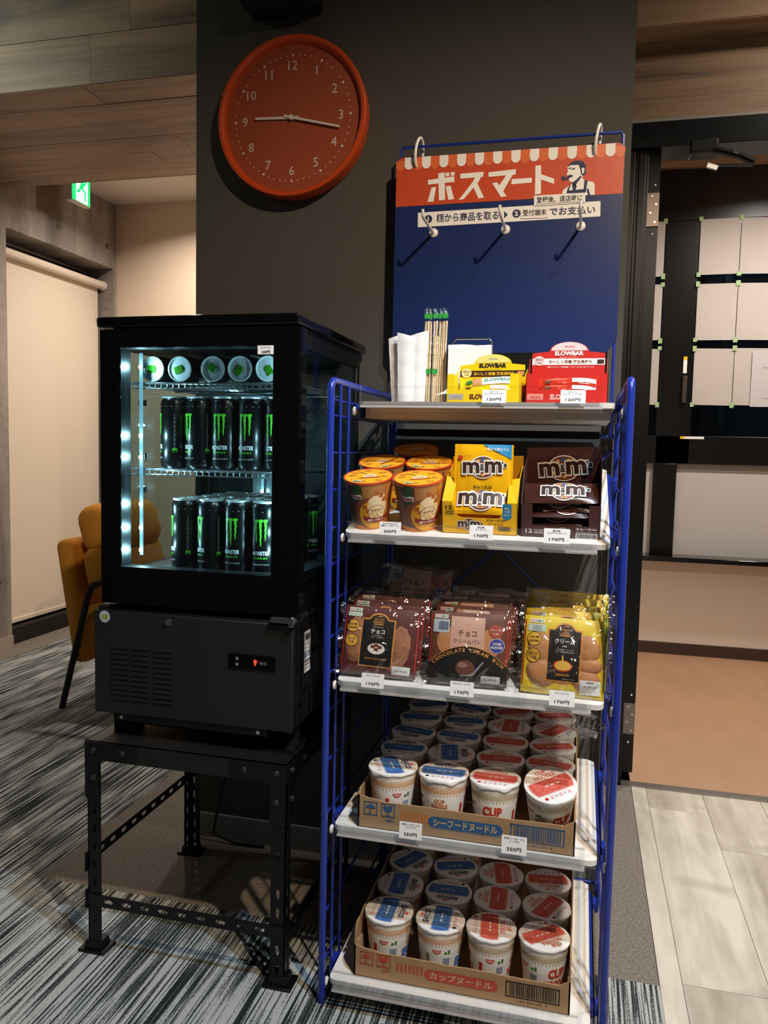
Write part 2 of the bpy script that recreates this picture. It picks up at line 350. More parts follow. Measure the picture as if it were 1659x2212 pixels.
# door closer arm hanging under the header
t = thing('door_closer', 'black door closer with a folded steel arm under the entrance header', 'door closer', (.33, 2.55, 1.95))
mb = MB(); mb.box(.268, .345, 2.53, 2.60, 1.945, 1.985, BLK); mb.build('housing', t, bevel=.004, world=True)
mb = MB(); mb.tube([(.33, 2.54, 1.955), (.40, 2.53, 1.93), (.44, 2.52, 1.905)], .011, BLK); mb.build('upper_arm', t, world=True)
mb = MB(); mb.obox((.412, 2.523, 1.924), (.062, .006, .007), Matrix.Rotation(.48, 3, 'Y'), CHR); mb.build('arm_rod', t, 0, world=True)
mb = MB(); mb.obox((.385, 2.5, 1.892), (.10, .012, .006), Matrix.Rotation(.06, 3, 'Y'), BLK); mb.obox((.325, 2.49, 1.888), (.03, .012, .012), Matrix.Rotation(.35, 3, 'Y'), CHR); mb.build('lower_arm', t, 0, world=True)
# vestibule behind the entrance
slab('floor_vestibule', -.1, 2.3, 2.62, 4.43, -.02, 0, M('vestibule_vinyl', '#a98568', .6, var=((8, 3, 8), .06), bump=(200, .05)))
slab('threshold', .077, 2.3, 2.585, 2.62, -.01, .004, M('brushed_steel', '#a9a6a0', .3, .9))
PALE = M('pale_wall', '#e0d6ce', .8, bump=(200, .08)); GPAN = M('grey_panel', '#c0bebd', .55)
slab('wall_vestibule', .1, 2.3, 4.43, 4.50, 0, .52, PALE); slab('baseboard_vestibule', .1, 2.3, 4.42, 4.43, 0, .062, M('dark_skirting', '#3a2820', .5))
slab('wall_vestibule_side', 2.3, 2.36, 2.6, 4.5, 0, 2.55, PALE); slab('wall_vestibule_side', .02, .08, 2.67, 4.5, 0, 2.55, PALE)
cv = slab('ceiling_vestibule', .05, 2.36, 2.66, 4.5, 2.53, 2.56, OAK)
for i in range(10):
    mb = MB(); y = 2.66+i*.184; mb.box(0, 2.25, y+.001, y+.183, 2.522, 2.53, OAK); o = mb.build('plank', cv, 0); o.location = (.06, 0, 0)
# its black framed window wall
wf = MB(); Y0, Y1 = 4.405, 4.45
for r in [(.1, 2.3, 2.265, 2.522), (.1, .262, .54, 2.265), (.366, .535, 1.02, 2.265), (.262, .303, .54, 1.02), (.362, .478, .54, 1.02), (.1, 2.3, 1.02, 1.166), (1.32, 1.46, .54, 2.265)]:
    wf.box(r[0], r[1], Y0, Y1, r[2], r[3], FRM)
win = struct(wf, 'window_1', bevel=.003)
mb = MB(); mb.box(.1, 2.3, 4.28, 4.45, .515, .54, GBLK); mb.build('window_sill', win, bevel=.003)
for x0, x1 in ((.303, .362), (.478, 1.32), (1.46, 2.3)):
    mb = MB(); mb.box(x0, x1, 4.43, 4.44, .54, 1.02, GPAN); mb.build('panel', win, 0)
    mb = MB(); mb.box(x0, x1, 4.424, 4.43, .985, 1.02, M('band_grey', '#8f8a87', .6)); mb.build('top_band', win, 0)  # darker grey band along the top of each panel
for x0, x1 in ((.262, .366), (.535, 1.32), (1.46, 2.3)):
    mb = MB(); mb.box(x0, x1, 4.432, 4.438, 1.166, 2.265, clear_mat('night_glass', '#9fb0b5', .10, .02)); mb.build('pane', win, 0)
mb = MB(); mb.box(.484, .506, 4.385, 4.405, 1.335, 1.475, M('handle_bronze', '#4c413b', .4, .4)); mb.build('window_handle', win, bevel=.004)
for x0, x1, z0, z1, v in ((.485, .503, 1.49, 1.575, 1), (.487, .604, 1.150, 1.163, 0)):
    mb = MB(); mb.box(x0, x1, 4.403, 4.405, z0, z1, WHT)
    if v: mb.box(x0, x1, 4.4025, 4.405, z1-.018, z1, YEL)
    else: mb.box(x0, x0+.02, 4.4025, 4.405, z0, z1, YEL)
    mb.build('sticker', win, 0)['label'] = 'white sticker with a yellow end'
slab('exterior_backdrop', -.6, 2.6, 5.6, 5.7, 0, 3, M('backdrop_blue', '#3f5a70', .8))  # added backdrop; its blue stands in for the bluish reflection in the window glass
b = MB(); b.box(.62, .68, 5.2, 5.3, 0, 2.2, FRM); b.box(.80, .84, 5.3, 5.4, 0, 2.6, M('pale_post', '#7d8a8c', .7)); b.box(.3, .36, 5.3, 5.4, 0, 2.3, FRM); struct(b, 'exterior_posts', smooth=0)
area('backdrop_fill', (.8, 5.0, 2.6), (.8, 5.6, 1.2), 2.2, (.7, .85, 1), .5)  # fill added to light the blue backdrop outside
PAP = M('paper', '#b9b2ab', .8); TAPE = M('green_tape', '#9fbd88', .6)
rown = ['top', 'middle', 'bottom']
for i, (zt, zb) in enumerate(((2.265, 1.987), (1.942, 1.657), (1.616, 1.327))):
    for j, (x0, x1) in enumerate(((.170, .364), (.535, .726), (.729, .921), (.924, 1.116))):
        if j == 3 : continue
        cn = ['narrow strip of blank paper behind the hinge post', 'blank white paper taped on the dark window beside the wide stile', 'blank white paper taped on the dark window at the picture edge'][j]
        nm = thing('paper_sheet', '%s, %s row' % (cn, rown[i]), 'paper', ((x0+x1)/2, 4.40, (zt+zb)/2), group='papers taped over the far window')
        mb = MB(); tl = rr.uniform(-.004, .004)
        mb.grid(lambda u, v: (x0+(x1-x0)*u, 4.399-.002*math.sin(3*u+v*4), zb+(zt-zb)*v+tl*u), 4, 4, PAP); mb.grid(lambda u, v: (x1-(x1-x0)*u, 4.4, zb+(zt-zb)*v+tl*(1-u)), 4, 4, PAP); mb.build('sheet', nm, world=True)
        for cx_, cz in ((x0, zt), (x1, zt), (x0, zb), (x1, zb)):
            mb = MB(); mb.box(cx_-.0095, cx_+.0095, 4.3955-.002*(j % 2), 4.397-.002*(j % 2), cz-.012+rr.uniform(-.004, .004), cz+.012, TAPE); mb.build('tape', nm, 0, world=True)
t = thing('notice_sheet', 'printed white notice over the papers at the picture edge', 'notice', (.92, 4.39, 1.44))
mb = MB(); mb.box(.812, 1.02, 4.390, 4.391, 1.318, 1.60, M('notice_paper', '#bdb9ba', .7)); A = Art(); A.text('Smart Lock', .93, 1.568, .07, .012, INK, 1); A.text('本日のご利用は終了しました', .93, 1.515, .13, .009, GRY, 1, .01)
A.text('ご利用の方は登録してください', .93, 1.36, .12, .008, GRY, 1, .01); mb.art(A, lambda x, z, h: (x, 4.390-h, z)); mb.build('sheet', t, 0, world=True)

# lounge on the left
CON = concrete(); CRMW = M('cream_wall', '#d9c3ad', .85, bump=(200, .06))
wl = MB(); wl.box(-3.2, -2.817, -1.5, 3.427, 0, 2.95, CON); wl.box(-3.2, -2.817, 3.427, 4.352, 2.12, 2.52, CON); wl.box(-3.2, -2.817, 4.352, 4.5, 0, 2.52, CON)
wall_left = struct(wl, 'wall_left', smooth=0)
mb = MB(); mb.box(-2.8175, -2.8165, 3.658, 3.84, 2.276, 2.52, M('old_concrete', '#6f5f50', .9, var=(30, .15))); mb.build('patch', wall_left, 0)
for y, z in ((3.835, 2.232), (4.288, 2.239), (4.27, 1.879), (3.353, .365), (3.2, 1.3), (3.0, 2.2)):
    mb = MB(); mb.cyl((-2.8165, y, z), (-2.812, y, z), .016, M('tie_plug', '#6a625b', .9), r1=.013, n=18); mb.build('tie_hole', wall_left)
slab('baseboard_left', -2.817, -2.81, -1.5, 3.43, 0, .067, M('pale_skirting', '#a59a8e', .6))
slab('wall_lounge', -3.1, .05, 4.38, 4.46, 0, 2.51, CRMW); slab('ceiling_lounge', -3.1, .05, 3.41, 4.5, 2.506, 2.56, M('white_ceiling', '#d8cfc4', .8))
slab('baseboard_lounge', -2.8, 0, 4.37, 4.38, 0, .06, M('dark_skirting2', '#2a1f1a', .5))
# window recess with the blind
wr = MB(); wr.box(-3.22, -3.05, 3.42, 4.36, 0, 2.13, M('alu_frame', '#77706a', .45, .5)); w2 = struct(wr, 'window_2', smooth=0)
for z in (2.105, 2.07, 2.04): 
    mb = MB(); mb.box(-3.05, -3.0, 3.43, 4.35, z-.006, z+.006, M('alu_rail', '#8d867f', .4, .5)); mb.build('rail', w2, 0)
mb = MB(); mb.box(-3.05, -2.96, 3.86, 3.91, 2.03, 2.06, BLK); mb.box(-2.99, -2.95, 3.86, 4.22, 2.035, 2.047, BLK); mb.box(-3.0, -2.96, 4.0, 4.02, 2.0, 2.05, BLK); mb.build('window_opener', w2, 0)
mb = MB(); mb.box(-3.04, -2.97, 4.24, 4.34, 1.95, 2.08, BLK); mb.build('window_latch', w2, 0)
mb = MB(); mb.box(-3.05, -2.86, 3.43, 4.35, 0, .085, M('dark_sill', '#17110e', .6)); mb.build('window_sill', w2, 0)
t = thing('roller_blind', 'closed cream roller blind in the concrete window recess', 'blind', (-2.88, 3.9, 2.02))
mb = MB(); mb.cyl((-2.885, 3.435, 2.02), (-2.885, 4.335, 2.02), .024, M('blind_fabric', '#e2d3c0', .8), n=24); mb.build('roller', t, world=True)
mb = MB(); mb.cyl((-2.885, 4.335, 2.02), (-2.885, 4.35, 2.02), .028, WPL, n=20); mb.build('bracket', t, world=True)
mb = MB(); mb.box(-2.910, -2.907, 3.437, 4.325, .12, 2.02, MATS['blind_fabric']); mb.build('fabric', t, 0, world=True)
mb = MB(); mb.box(-2.916, -2.901, 3.437, 4.325, .098, .122, MATS['blind_fabric']); mb.build('hem_bar', t, bevel=.003, world=True)
# exit sign
t = thing('exit_sign', 'glowing green exit sign with a running figure by the beam', 'exit sign', (-2.635, 3.76, 2.5))
mb = MB(); mb.box(-2.66, -2.622, 3.68, 3.842, 2.318, 2.506, M('sign_case', '#cfc5b8', .5)); mb.build('case', t, bevel=.003, world=True)
EG = M('exit_green', '#10a050', .4, emit='#12c060', es=2.0); EW = M('exit_white', '#ffffff', .4, emit='#e8fff4', es=3.2)
A = Art(); A.rect(3.684, 3.838, 2.324, 2.502, EG); 
def q(pts, m, l): A.poly([(3.684+x*.154, 2.324+y*.178) for x, y in pts], m, l)
q([(.22, .02), (.86, .02), (.86, .98), (.22, .98)], EW, 1)
A.circ(3.684+.60*.154, 2.324+.86*.178, .012, EG, 2)
q([(.40, .76), (.62, .78), (.66, .60), (.80, .62), (.80, .68), (.70, .68), (.62, .46), (.78, .34), (.74, .06), (.66, .06), (.68, .30), (.52, .40), (.40, .28), (.24, .24), (.24, .32), (.36, .36), (.48, .60), (.40, .68), (.34, .52), (.27, .54), (.33, .72)], EG, 2)
mb = MB(); mb.art(A, lambda y, z, h: (-2.6222+h, y, z)); mb.build('face', t, 0, world=True)
# black speaker high on the pillar
t = thing('wall_speaker', 'black box mounted high on the pillar above the clock', 'speaker', (-.75, 1.88, 2.16))
mb = MB(); mb.box(-.838, -.656, 1.80, 1.912, 2.112, 2.25, SATB); mb.build('case', t, bevel=.008, world=True)
mb = MB(); mb.box(-.828, -.666, 1.797, 1.80, 2.12, 2.24, M('speaker_grille', '#0b0b0b', .9, bump=(900, 1))); mb.build('grille', t, 0, world=True)

# ---------------------------------------------------------------- wall clock
CR_ = M('clock_orange', '#bf4618', .42, spec=.4); CF = M('clock_face', '#a0492a', .6); CW = M('clock_white', '#d9cfc9', .6)
t = thing('wall_clock', 'round orange wall clock with white numerals and hands on the dark pillar', 'clock', (-.721, 1.912, 1.861), rx=PI/2)
mb = MB(); mb.lathe([(0, .0), (.183, .0), (.187, .004), (.190, .040), (.190, .047), (.188, .050), (.181, .050), (.177, .046), (.173, .033)], CR_, 96); mb.build('rim', t, 40)
mb = MB(); mb.disc((0, 0, .033), .1735, CF, 64); A = Art()
for k in range(60):
    a = PI/2-k*PI/30; A.circ(.148*math.cos(a), .148*math.sin(a), .0032 if k % 5 == 0 else .0016, CW, 1, 10)
for k in range(1, 13):
    a = PI/2-k*PI/6; A.text(str(k), .124*math.cos(a), .124*math.sin(a), None, .0215, CW, 1, .0)
mb.art(A, lambda x, y, h: (x, y, .033+h)); mb.build('dial', t, 0)
def hand(name, ang, ln, wd, z, tail):
    d = Vector((math.cos(ang), math.sin(ang), 0)); n = Vector((-d.y, d.x, 0)); mb = MB()
    pts = [(-tail, -wd/2), (ln, -wd*.42), (ln+.002, 0), (ln, wd*.42), (-tail, wd/2)]
    mb.prism(pts, lambda a, b_, h: d*a+n*b_+Vector((0, 0, h)), z, z+.0015, CW); mb.build(name, t, 0)
hand('minute_hand', math.radians(-14), .126, .0058, .0395, .02); hand('hour_hand', math.radians(177.5), .094, .0066, .037, .018)
mb = MB(); mb.cyl((0, 0, .034), (0, 0, .043), .0062, CW, n=20); mb.build('hub', t)
mb = MB(); mb.disc((0, 0, .045), .1765, clear_mat('clock_glass', '#ffffff', .045, .03), 64); mb.build('glass', t, 0)

# ---------------------------------------------------------------- armchair behind the cooler
MUS = M('mustard_corduroy', '#c9852f', .85, spec=.2, bump=((180, 6, 6), .5))
MUS2 = M('mustard_cushion', '#cd8832', .85, spec=.2, bump=((6, 170, 6), .6))
t = thing('armchair', 'mustard corduroy armchair with black metal frame behind the cooler', 'chair', (-1.7, 2.95, 0))
def soft(c, sz, R, m, name, parent, k=2):
    mb = MB(); mb.obox((0, 0, 0), sz, Matrix.Identity(3), m); o = mb.build(name, parent, 180)
    o.location = Vector(c)-(parent.location if parent.parent is None else Vector((0, 0, 0))); o.rotation_euler = R
    bv = o.modifiers.new('bevel', 'BEVEL'); bv.width = min(sz)*.42; bv.segments = 5; return o
soft((-1.955, 2.97, .43), (.075, .52, .50), (0, -.16, 0), MUS, 'backrest', t)
soft((-1.68, 2.97, .34), (.52, .50, .13), (0, .05, 0), MUS, 'seat_cushion', t)
soft((-1.875, 2.95, .72), (.15, .44, .20), (0, -.28, 0), MUS2, 'head_cushion', t)
soft((-1.85, 2.95, .555), (.13, .46, .20), (0, -.22, 0), MUS2, 'back_cushion', t)
for y in (2.70, 3.22):
    mb = MB(); mb.tube([(-1.99, y, 0.0), (-1.865, y, .47), (-1.845, y, .505), (-1.80, y, .52), (-1.45, y, .50), (-1.42, y, .47), (-1.38, y, 0)], .013, BLK, 10); mb.build('frame_leg', t, 60, world=True)
mb = MB(); mb.tube([(-1.92, 2.70, .26), (-1.92, 3.22, .26)], .011, BLK); mb.tube([(-1.40, 2.70, .26), (-1.40, 3.22, .26)], .011, BLK); mb.build('crossbar', t, 60, world=True)
# ceiling over the front of the room (out of view, bounces the lamps)
slab('ceiling', -5, 2.3, -1.5, 2.50, 2.95, 3.0, M('room_ceiling', '#57504a', .9)); slab('wall_right', 2.3, 2.36, -1.5, 2.61, 0, 2.95, PALE)
# ================================================================ THE RACK
RX0, RX1, RYF, RYB = -.447, .072, 1.375, 1.868
rack = thing('snack_rack', 'blue wire snack rack with five shelves standing before the dark pillar', 'shelf rack', (-.1875, 1.62, 0))
RZ = [1.150, 1.121, 1.052, .983, .912, .843, .773, .704, .636, .562, .465, .362, .263, .164, .067]
def arc_post(x):
    pts = [(x, RYF, 0), (x, RYF, 1.165)]
    for k in range(1, 6): a = k*PI/10; pts.append((x, RYF+.018-.018*math.cos(a), 1.166+.018*math.sin(a)))
    pts += [(x, RYB, 1.184)]
    return pts
rung0 = MB(); rung0.tube([(0, 0, 0), (0, RYB-RYF, 0)], .0026, BLUE, 8)
first = None
for x in (RX0, RX1):
    mb = MB(); mb.tube(arc_post(x), .0068, BLUE, 14); mb.build('front_post', rack, 60, world=True)
    mb = MB(); mb.tube([(x, RYB-.036, 0), (x, RYB-.036, 1.18)], .004, BLUE, 8); mb.build('rear_wire', rack, 60, world=True)
    mb = MB(); mb.tube([(x, RYB, 0), (x, RYB, 1.184)], .006, BLUE, 10); mb.build('rear_post', rack, 60, world=True)
    s_ = 1 if x < -.2 else -1
    for y in (1.421, 1.474, 1.66):
        if y > 1.6: continue
        mb = MB(); mb.tube([(x+.004*s_, y, .01), (x+.004*s_, y, 1.182)], .003, BLUE, 8); mb.build('grid_wire', rack, 60, world=True)
    for z in RZ:
        if first is None: first = rung0.build('rung', rack, 60); r = first
        else: r = first.copy(); COL.objects.link(r)
        r.location = (x-.0037*s_+.1875, RYF-1.62, z)
    mb = MB(); mb.cyl((x, RYF, 0), (x, RYF, .012), .0085, M('blue_cap', '#16256e', .5), n=14); mb.build('foot', rack)
    mb = MB(); mb.cyl((x, RYB, 0), (x, RYB, .012), .0085, MATS['blue_cap'], n=14); mb.build('foot', rack)
# move the feet to rack space
for o in rack.children:
    if o.name.startswith('foot'): o.location = (.1875, -1.62, 0)
for z in (.05, 1.10):
    mb = MB(); mb.tube([(RX0, RYB, z), (RX1, RYB, z)], .005, BLUE, 8); mb.build('rear_crossbar', rack, 60, world=True)
for a, c in (((-.44, 1.07), (.066, .60)), ((-.44, .60), (.066, 1.07))):
    mb = MB(); mb.tube([(a[0], RYB+.004, a[1]), (c[0], RYB+.004, c[1])], .0028, BLUE, 8); mb.build('rear_brace', rack, 60, world=True)
mb = MB(); mb.tube([(-.442, RYB-.006, 1.10), (-.442, RYB-.006, 1.758), (-.437, RYB-.006, 1.765), (.052, RYB-.006, 1.765), (.057, RYB-.006, 1.758), (.057, RYB-.006, 1.10)], .0035, BLUE, 8); mb.build('sign_frame', rack, 60, world=True)
WOODP = M('beige_plate', '#cdbfb0', .4); WPLATE = M('white_plate', '#efebe4', .3, coat=.2)
SH = [dict(z=1.153, y0=1.49, y1=1.855, t=0, m=M('grey_plate', '#d3cbc2', .5)), dict(z=.903, y0=1.42, y1=1.86, t=.285, m=WPLATE),
      dict(z=.628, y0=1.387, y1=1.86, t=.14, m=WPLATE), dict(z=.349, y0=1.385, y1=1.862, t=0, m=WPLATE), dict(z=.053, y0=1.368, y1=1.862, t=0, m=WPLATE)]
def sh_fn(s_):   # local (x, along, height) -> world on a tilted shelf
    ang = math.atan(s_['t']); c, q = math.cos(ang), math.sin(ang)
    return lambda x, a, h: Vector((x, s_['y0']+a*c-h*q, s_['z']+a*q+h*c))
SHF = [sh_fn(s_) for s_ in SH]
def fbox(mb, fn, x0, x1, a0, a1, h0, h1, m):
    mb.add([fn(x, a, h) for h in (h0, h1) for a in (a0, a1) for x in (x0, x1)], [(0, 2, 3, 1), (4, 5, 7, 6), (0, 1, 5, 4), (2, 6, 7, 3), (0, 4, 6, 2), (1, 3, 7, 5)], m)
for i, s_ in enumerate(SH):
    fn = SHF[i]; L = (s_['y1']-s_['y0'])/math.cos(math.atan(s_['t'])); xa, xb = (-.432, .052)
    mb = MB(); r = .014   # plate with rounded front corners
    pl = [(xa+r, 0)]+[(xb-r+r*math.sin(a), r-r*math.cos(a)) for a in [k*PI/8 for k in range(5)]]+[(xb, L-r), (xb-r, L), (xa+r, L), (xa, L-r)]+[(xa+r-r*math.cos(a), r-r*math.sin(a)) for a in [k*PI/8 for k in range(5)]]
    mb.prism(pl, fn, -.010, 0, s_['m']); fbox(mb, fn, xa+.02, xb-.02, .02, L-.02, -.016, -.010, s_['m']); mb.build('shelf_plate', rack, 30, world=True)
    if i < 1:
        mb = MB(); fbox(mb, fn, xa+.005, xb-.005, .05, L-.03, -.03, -.011, M('grey_plate', '')); fbox(mb, fn, xa+.02, xb-.02, L-.10, L-.02, -.06, -.045, BLK); mb.build('shelf_pan', rack, 0, world=True)
    # clear price fence along the front
    mb = MB(); fy = -.012
    fbox(mb, fn, xa+.012, xb-.022, fy, fy+.0016, -.008, .028, CLEAR); fbox(mb, fn, xa+.012, xb-.022, fy, .012, -.008, -.0064, CLEAR)
    fbox(mb, fn, xa+.012, xb-.022, fy-.004, fy-.0028, -.008, .012, CLEAR); fbox(mb, fn, xa+.012, xb-.022, fy-.004, fy+.0016, .026, .029, CLEAR)
    mb.build('price_fence', rack, 0, world=True)
    mb = MB(); fbox(mb, fn, xa+.012, xb-.022, fy-.0045, -.004, -.0125, -.0085, M('fence_lip', '#dcd6d2', .25, .35)); mb.build('fence_lip', rack, 0, world=True)
    # side rails with hooks
    for x, sg in ((RX0, 1), (RX1, -1)):
        if i == 0: rr0, rr1 = .03, L-.05
        else: rr0, rr1 = .035, L-.04
        mb = MB(); xx = x+sg*.012
        a0, a1 = sorted((xx, xx+sg*.018)); fbox(mb, fn, a0, a1, rr0, rr1, -.004, -.001 if i else -.002, BLUE)
        a0, a1 = sorted((xx+sg*.0, xx+sg*.002)); fbox(mb, fn, a0, a1, rr0, rr1, -.035, -.001, BLUE)
        for a in (rr0+.02, rr1-.05): a0, a1 = sorted((x, xx+sg*.002)); fbox(mb, fn, a0, a1, a, a+.03, -.014, -.001, BLUE)
        mb.build('shelf_rail', rack, 0, world=True)
        mb = MB(); p = fn(xx-sg*.002, .018, -.018); mb.lathe([(0, 0), (.007, .001), (.009, .004), (.007, .007), (0, .008)], WPL, 16); o = mb.build('rail_cap', rack, 60)
        o.location = p-Vector((-.1875, 1.62, 0)); o.rotation_euler = (0, sg*-PI/2, 0)
# dividers on the bread shelf
for x in (-.283, -.1):
    mb = MB(); fbox(mb, SHF[2], x-.02, x+.02, -.0175, -.0165, -.004, .036, CLEAR); mb.build('fence_joint', rack, 0, world=True)
# ---------------------------------------------------------------- price tags
def price_tag(i, x, w, h, lines, yen, label):
    dz = (.009, .021, .016, .020)[i]
    fn = SHF[i]; p = fn(x, -.0215, dz); t = thing('price_tag', label, 'price tag', p, group='price tags clipped to the shelf fronts')
    A = Art(); n = len(lines)
    for k, (s_, ww) in enumerate(lines): A.text(s_, 0, h*.36-k*h*.155, w*ww, h*.12, INK, 1, .01)
    A.text(yen, 0, -h*.22, w*.58, h*.22, INK, 1, .012)
    T = Matrix.Rotation(-.12, 4, 'X'); mb = MB(T); mb.box(-w/2, w/2, 0, .0008, -h/2, h/2, WHT); mb.art(A, lambda x, z, h_: (x, -h_, z)); mb.build('card', t, 0)
price_tag(0, -.163, .044, .024, [('スローバー', .4), ('チョコバナナクッキー', .8)], '120円', 'white 120 yen tag in front of the yellow snack bar box')
price_tag(0, -.022, .044, .024, [('スローバー', .4), ('チョコレートクッキー', .8)], '120円', 'white 120 yen tag in front of the red snack bar box')
price_tag(1, -.336, .040, .024, [('サクサクdeコパン', .7), ('濃厚コーンポタージュ', .85)], '200円', 'white 200 yen tag in front of the orange soup cups')
price_tag(1, -.170, .042, .026, [('M＆Ms', .3), ('ピーナッツ', .45)], '170円', 'white 170 yen tag in front of the yellow peanut candy box')
price_tag(1, -.039, .044, .026, [('M＆Ms', .3), ('ミルクチョコレート', .75)], '170円', 'white 170 yen tag in front of the brown chocolate candy box')
price_tag(2, -.355, .042, .026, [('デニッシュチョコ', .6)], '170円', 'white 170 yen tag below the chocolate danish bags')
price_tag(2, -.192, .042, .026, [('チョコクリームパン', .75)], '170円', 'white 170 yen tag below the pink chocolate cream bun bags')
price_tag(2, -.019, .043, .026, [('クリームパン', .55)], '170円', 'white 170 yen tag below the yellow cream bun bags')
price_tag(3, -.278, .042, .030, [('日清カップヌードル', .8), ('シーフード', .45)], '250円', 'white 250 yen tag below the blue lidded seafood cups')
price_tag(3, -.091, .044, .032, [('日清カップヌードル', .8), ('ノーマル', .4)], '250円', 'white 250 yen tag below the red lidded noodle cups')

# ---------------------------------------------------------------- shop sign at the back of the rack
SY = 1.852
sign = thing('shop_sign', 'blue shop sign board with orange awning band and pipe smoker emblem above the rack', 'sign', (-.194, SY, 1.29))
S0, S1, ZB, ZT = -.451, .062, 1.288, 1.74
def S(cx_, cy_):      # a point of the sign seen at these crop pixels -> sign plane metres
    p = at(850+cx_*.30742, 300+cy_*.30742, Y=SY); return (p.x, p.z)
def rrect(x0, x1, z0, z1, r, ch=None):
    pts = []
    for cx_, cz, a0 in ((x1-r, z1-r, 0), (x0+r, z1-r, PI/2)):
        pts += [(cx_+r*math.cos(a0+k*PI/12), cz+r*math.sin(a0+k*PI/12)) for k in range(7)]
    pts += [(x0, z0+.02), (x0+.015, z0), (x1-.02, z0), (x1, z0+.03)]
    return pts
A = Art()
band = [p for p in rrect(S0+.001, S1-.001, 1.60, ZT-.001, .016) if p[1] > 1.66]; A.poly(band+[(S0+.001, 1.628), (S1-.001, 1.631)], SIGNORG, 1)
sw = (S1-S0)/25
for k in range(25):
    x = S0+sw*(k+.5); m = SIGNORG2 if k % 2 == 0 else WHT; d = .0262 if k % 2 == 0 else .0245
    top = ZT-.0015 if 0 < k < 24 else ZT-.0085
    A.poly([(x-sw/2, top), (x-sw/2, ZT-d+.006)]+[(x-sw/2*math.cos(a), ZT-d+.006-sw/2*math.sin(a)) for a in [j*PI/10 for j in range(1, 10)]]+[(x+sw/2, ZT-d+.006), (x+sw/2, top)], m, 2+(k % 2))
def sp(pts, m, lay): A.poly([S(*p) for p in pts], m, lay)
SW = WHT
# the four characters, stroke by stroke
for si_, st in enumerate(([(243, 290), (428, 264), (428, 303), (243, 322)], [(315, 243), (360, 236), (363, 428), (320, 434)], [(268, 342), (300, 338), (282, 440), (240, 444)], [(368, 334), (402, 330), (426, 424), (385, 430)], [(366, 240), (392, 236), (394, 262), (368, 266)], [(402, 236), (430, 232), (430, 258), (404, 261)],
           [(470, 246), (634, 232), (630, 268), (470, 280)], [(590, 240), (634, 234), (600, 300), (494, 424), (458, 430), (560, 300)], [(548, 310), (580, 290), (636, 414), (598, 420)],
           [(668, 236), (860, 214), (858, 252), (668, 268)], [(815, 225), (860, 216), (770, 370), (742, 330)], [(694, 312), (728, 306), (796, 404), (756, 410)],
           [(832, 284), (972, 274), (972, 308), (828, 320)], [(998, 190), (1038, 186), (1036, 386), (994, 392)], [(1034, 248), (1130, 282), (1128, 318), (1036, 286)])): sp(st, SW, 2+si_*.1)
# the pipe smoker
sp([(1222, 205), (1236, 175), (1262, 158), (1300, 152), (1334, 160), (1352, 190), (1352, 240), (1338, 262), (1322, 262), (1312, 220), (1300, 190), (1268, 182), (1246, 190)], NAVY, 2)
sp([(1222, 200), (1246, 186), (1300, 184), (1312, 212), (1318, 252), (1334, 262), (1316, 282), (1280, 318), (1240, 300), (1232, 282), (1226, 262), (1216, 250), (1226, 232)], SW, 3)
sp([(1322, 205), (1342, 205), (1340, 236), (1326, 250)], SW, 4)
sp([(1228, 208), (1248, 200), (1252, 207), (1230, 215)], NAVY, 4); sp([(1250, 212), (1276, 203), (1276, 212), (1252, 220)], NAVY, 4)
sp([(1222, 262), (1240, 252), (1262, 258), (1258, 268), (1226, 275)], NAVY, 4); sp([(1178, 268), (1196, 262), (1204, 272), (1232, 272), (1240, 262), (1244, 272), (1214, 292), (1186, 294)], NAVY, 5)
sp([(1280, 292), (1316, 258), (1322, 268), (1276, 330), (1250, 312)], NAVY, 4)
sp([(1185, 386), (1192, 360), (1236, 328), (1270, 312), (1320, 268), (1340, 288), (1408, 306), (1414, 330), (1414, 392), (1370, 398)], SW, 2)
sp([(1236, 328), (1246, 326), (1236, 350), (1230, 384), (1214, 384), (1224, 350)], NAVY, 3); sp([(1342, 290), (1366, 292), (1356, 340), (1352, 378), (1300, 382), (1230, 384), (1232, 364), (1290, 358), (1336, 354)], NAVY, 3)
sp([(1258, 316), (1276, 318), (1288, 334), (1280, 358), (1262, 362), (1256, 340)], NAVY, 4); sp([(1356, 352), (1368, 350), (1384, 396), (1366, 398)], NAVY, 3)
# the instruction strip
sp([(172, 520), (1455, 437), (1453, 545), (172, 622)], WHT, 2)
def stx(t_, cx_, cy_, w_, h_, lay=4, bold=.018, m=NAVY):
    a = S(cx_, cy_); A.text(t_, a[0], a[1], w_/1280*.411, h_/1280*.411, m, lay, bold)
for cx_, cy_, t_ in ((245, 565, '1'), (864, 526, '2')): p = S(cx_, cy_); A.circ(p[0], p[1], .0093, NAVY, 3); A.text(t_, p[0], p[1], None, .0105, WHT, 4, .04)
stx('棚から商品を取る', 518, 548, 446, 62); sp([(778, 508), (804, 534), (778, 558)], NAVY, 4); stx('でお支払い', 1255, 505, 310, 56)
mb = MB(); mb.prism(rrect(S0, S1, ZB, ZT, .016), lambda x, z, h: (x, SY+h, z), 0, .004, SIGNBLU); mb.art(A, lambda x, z, h: (x, SY-h, z)); mb.build('board', sign, 0, world=True)
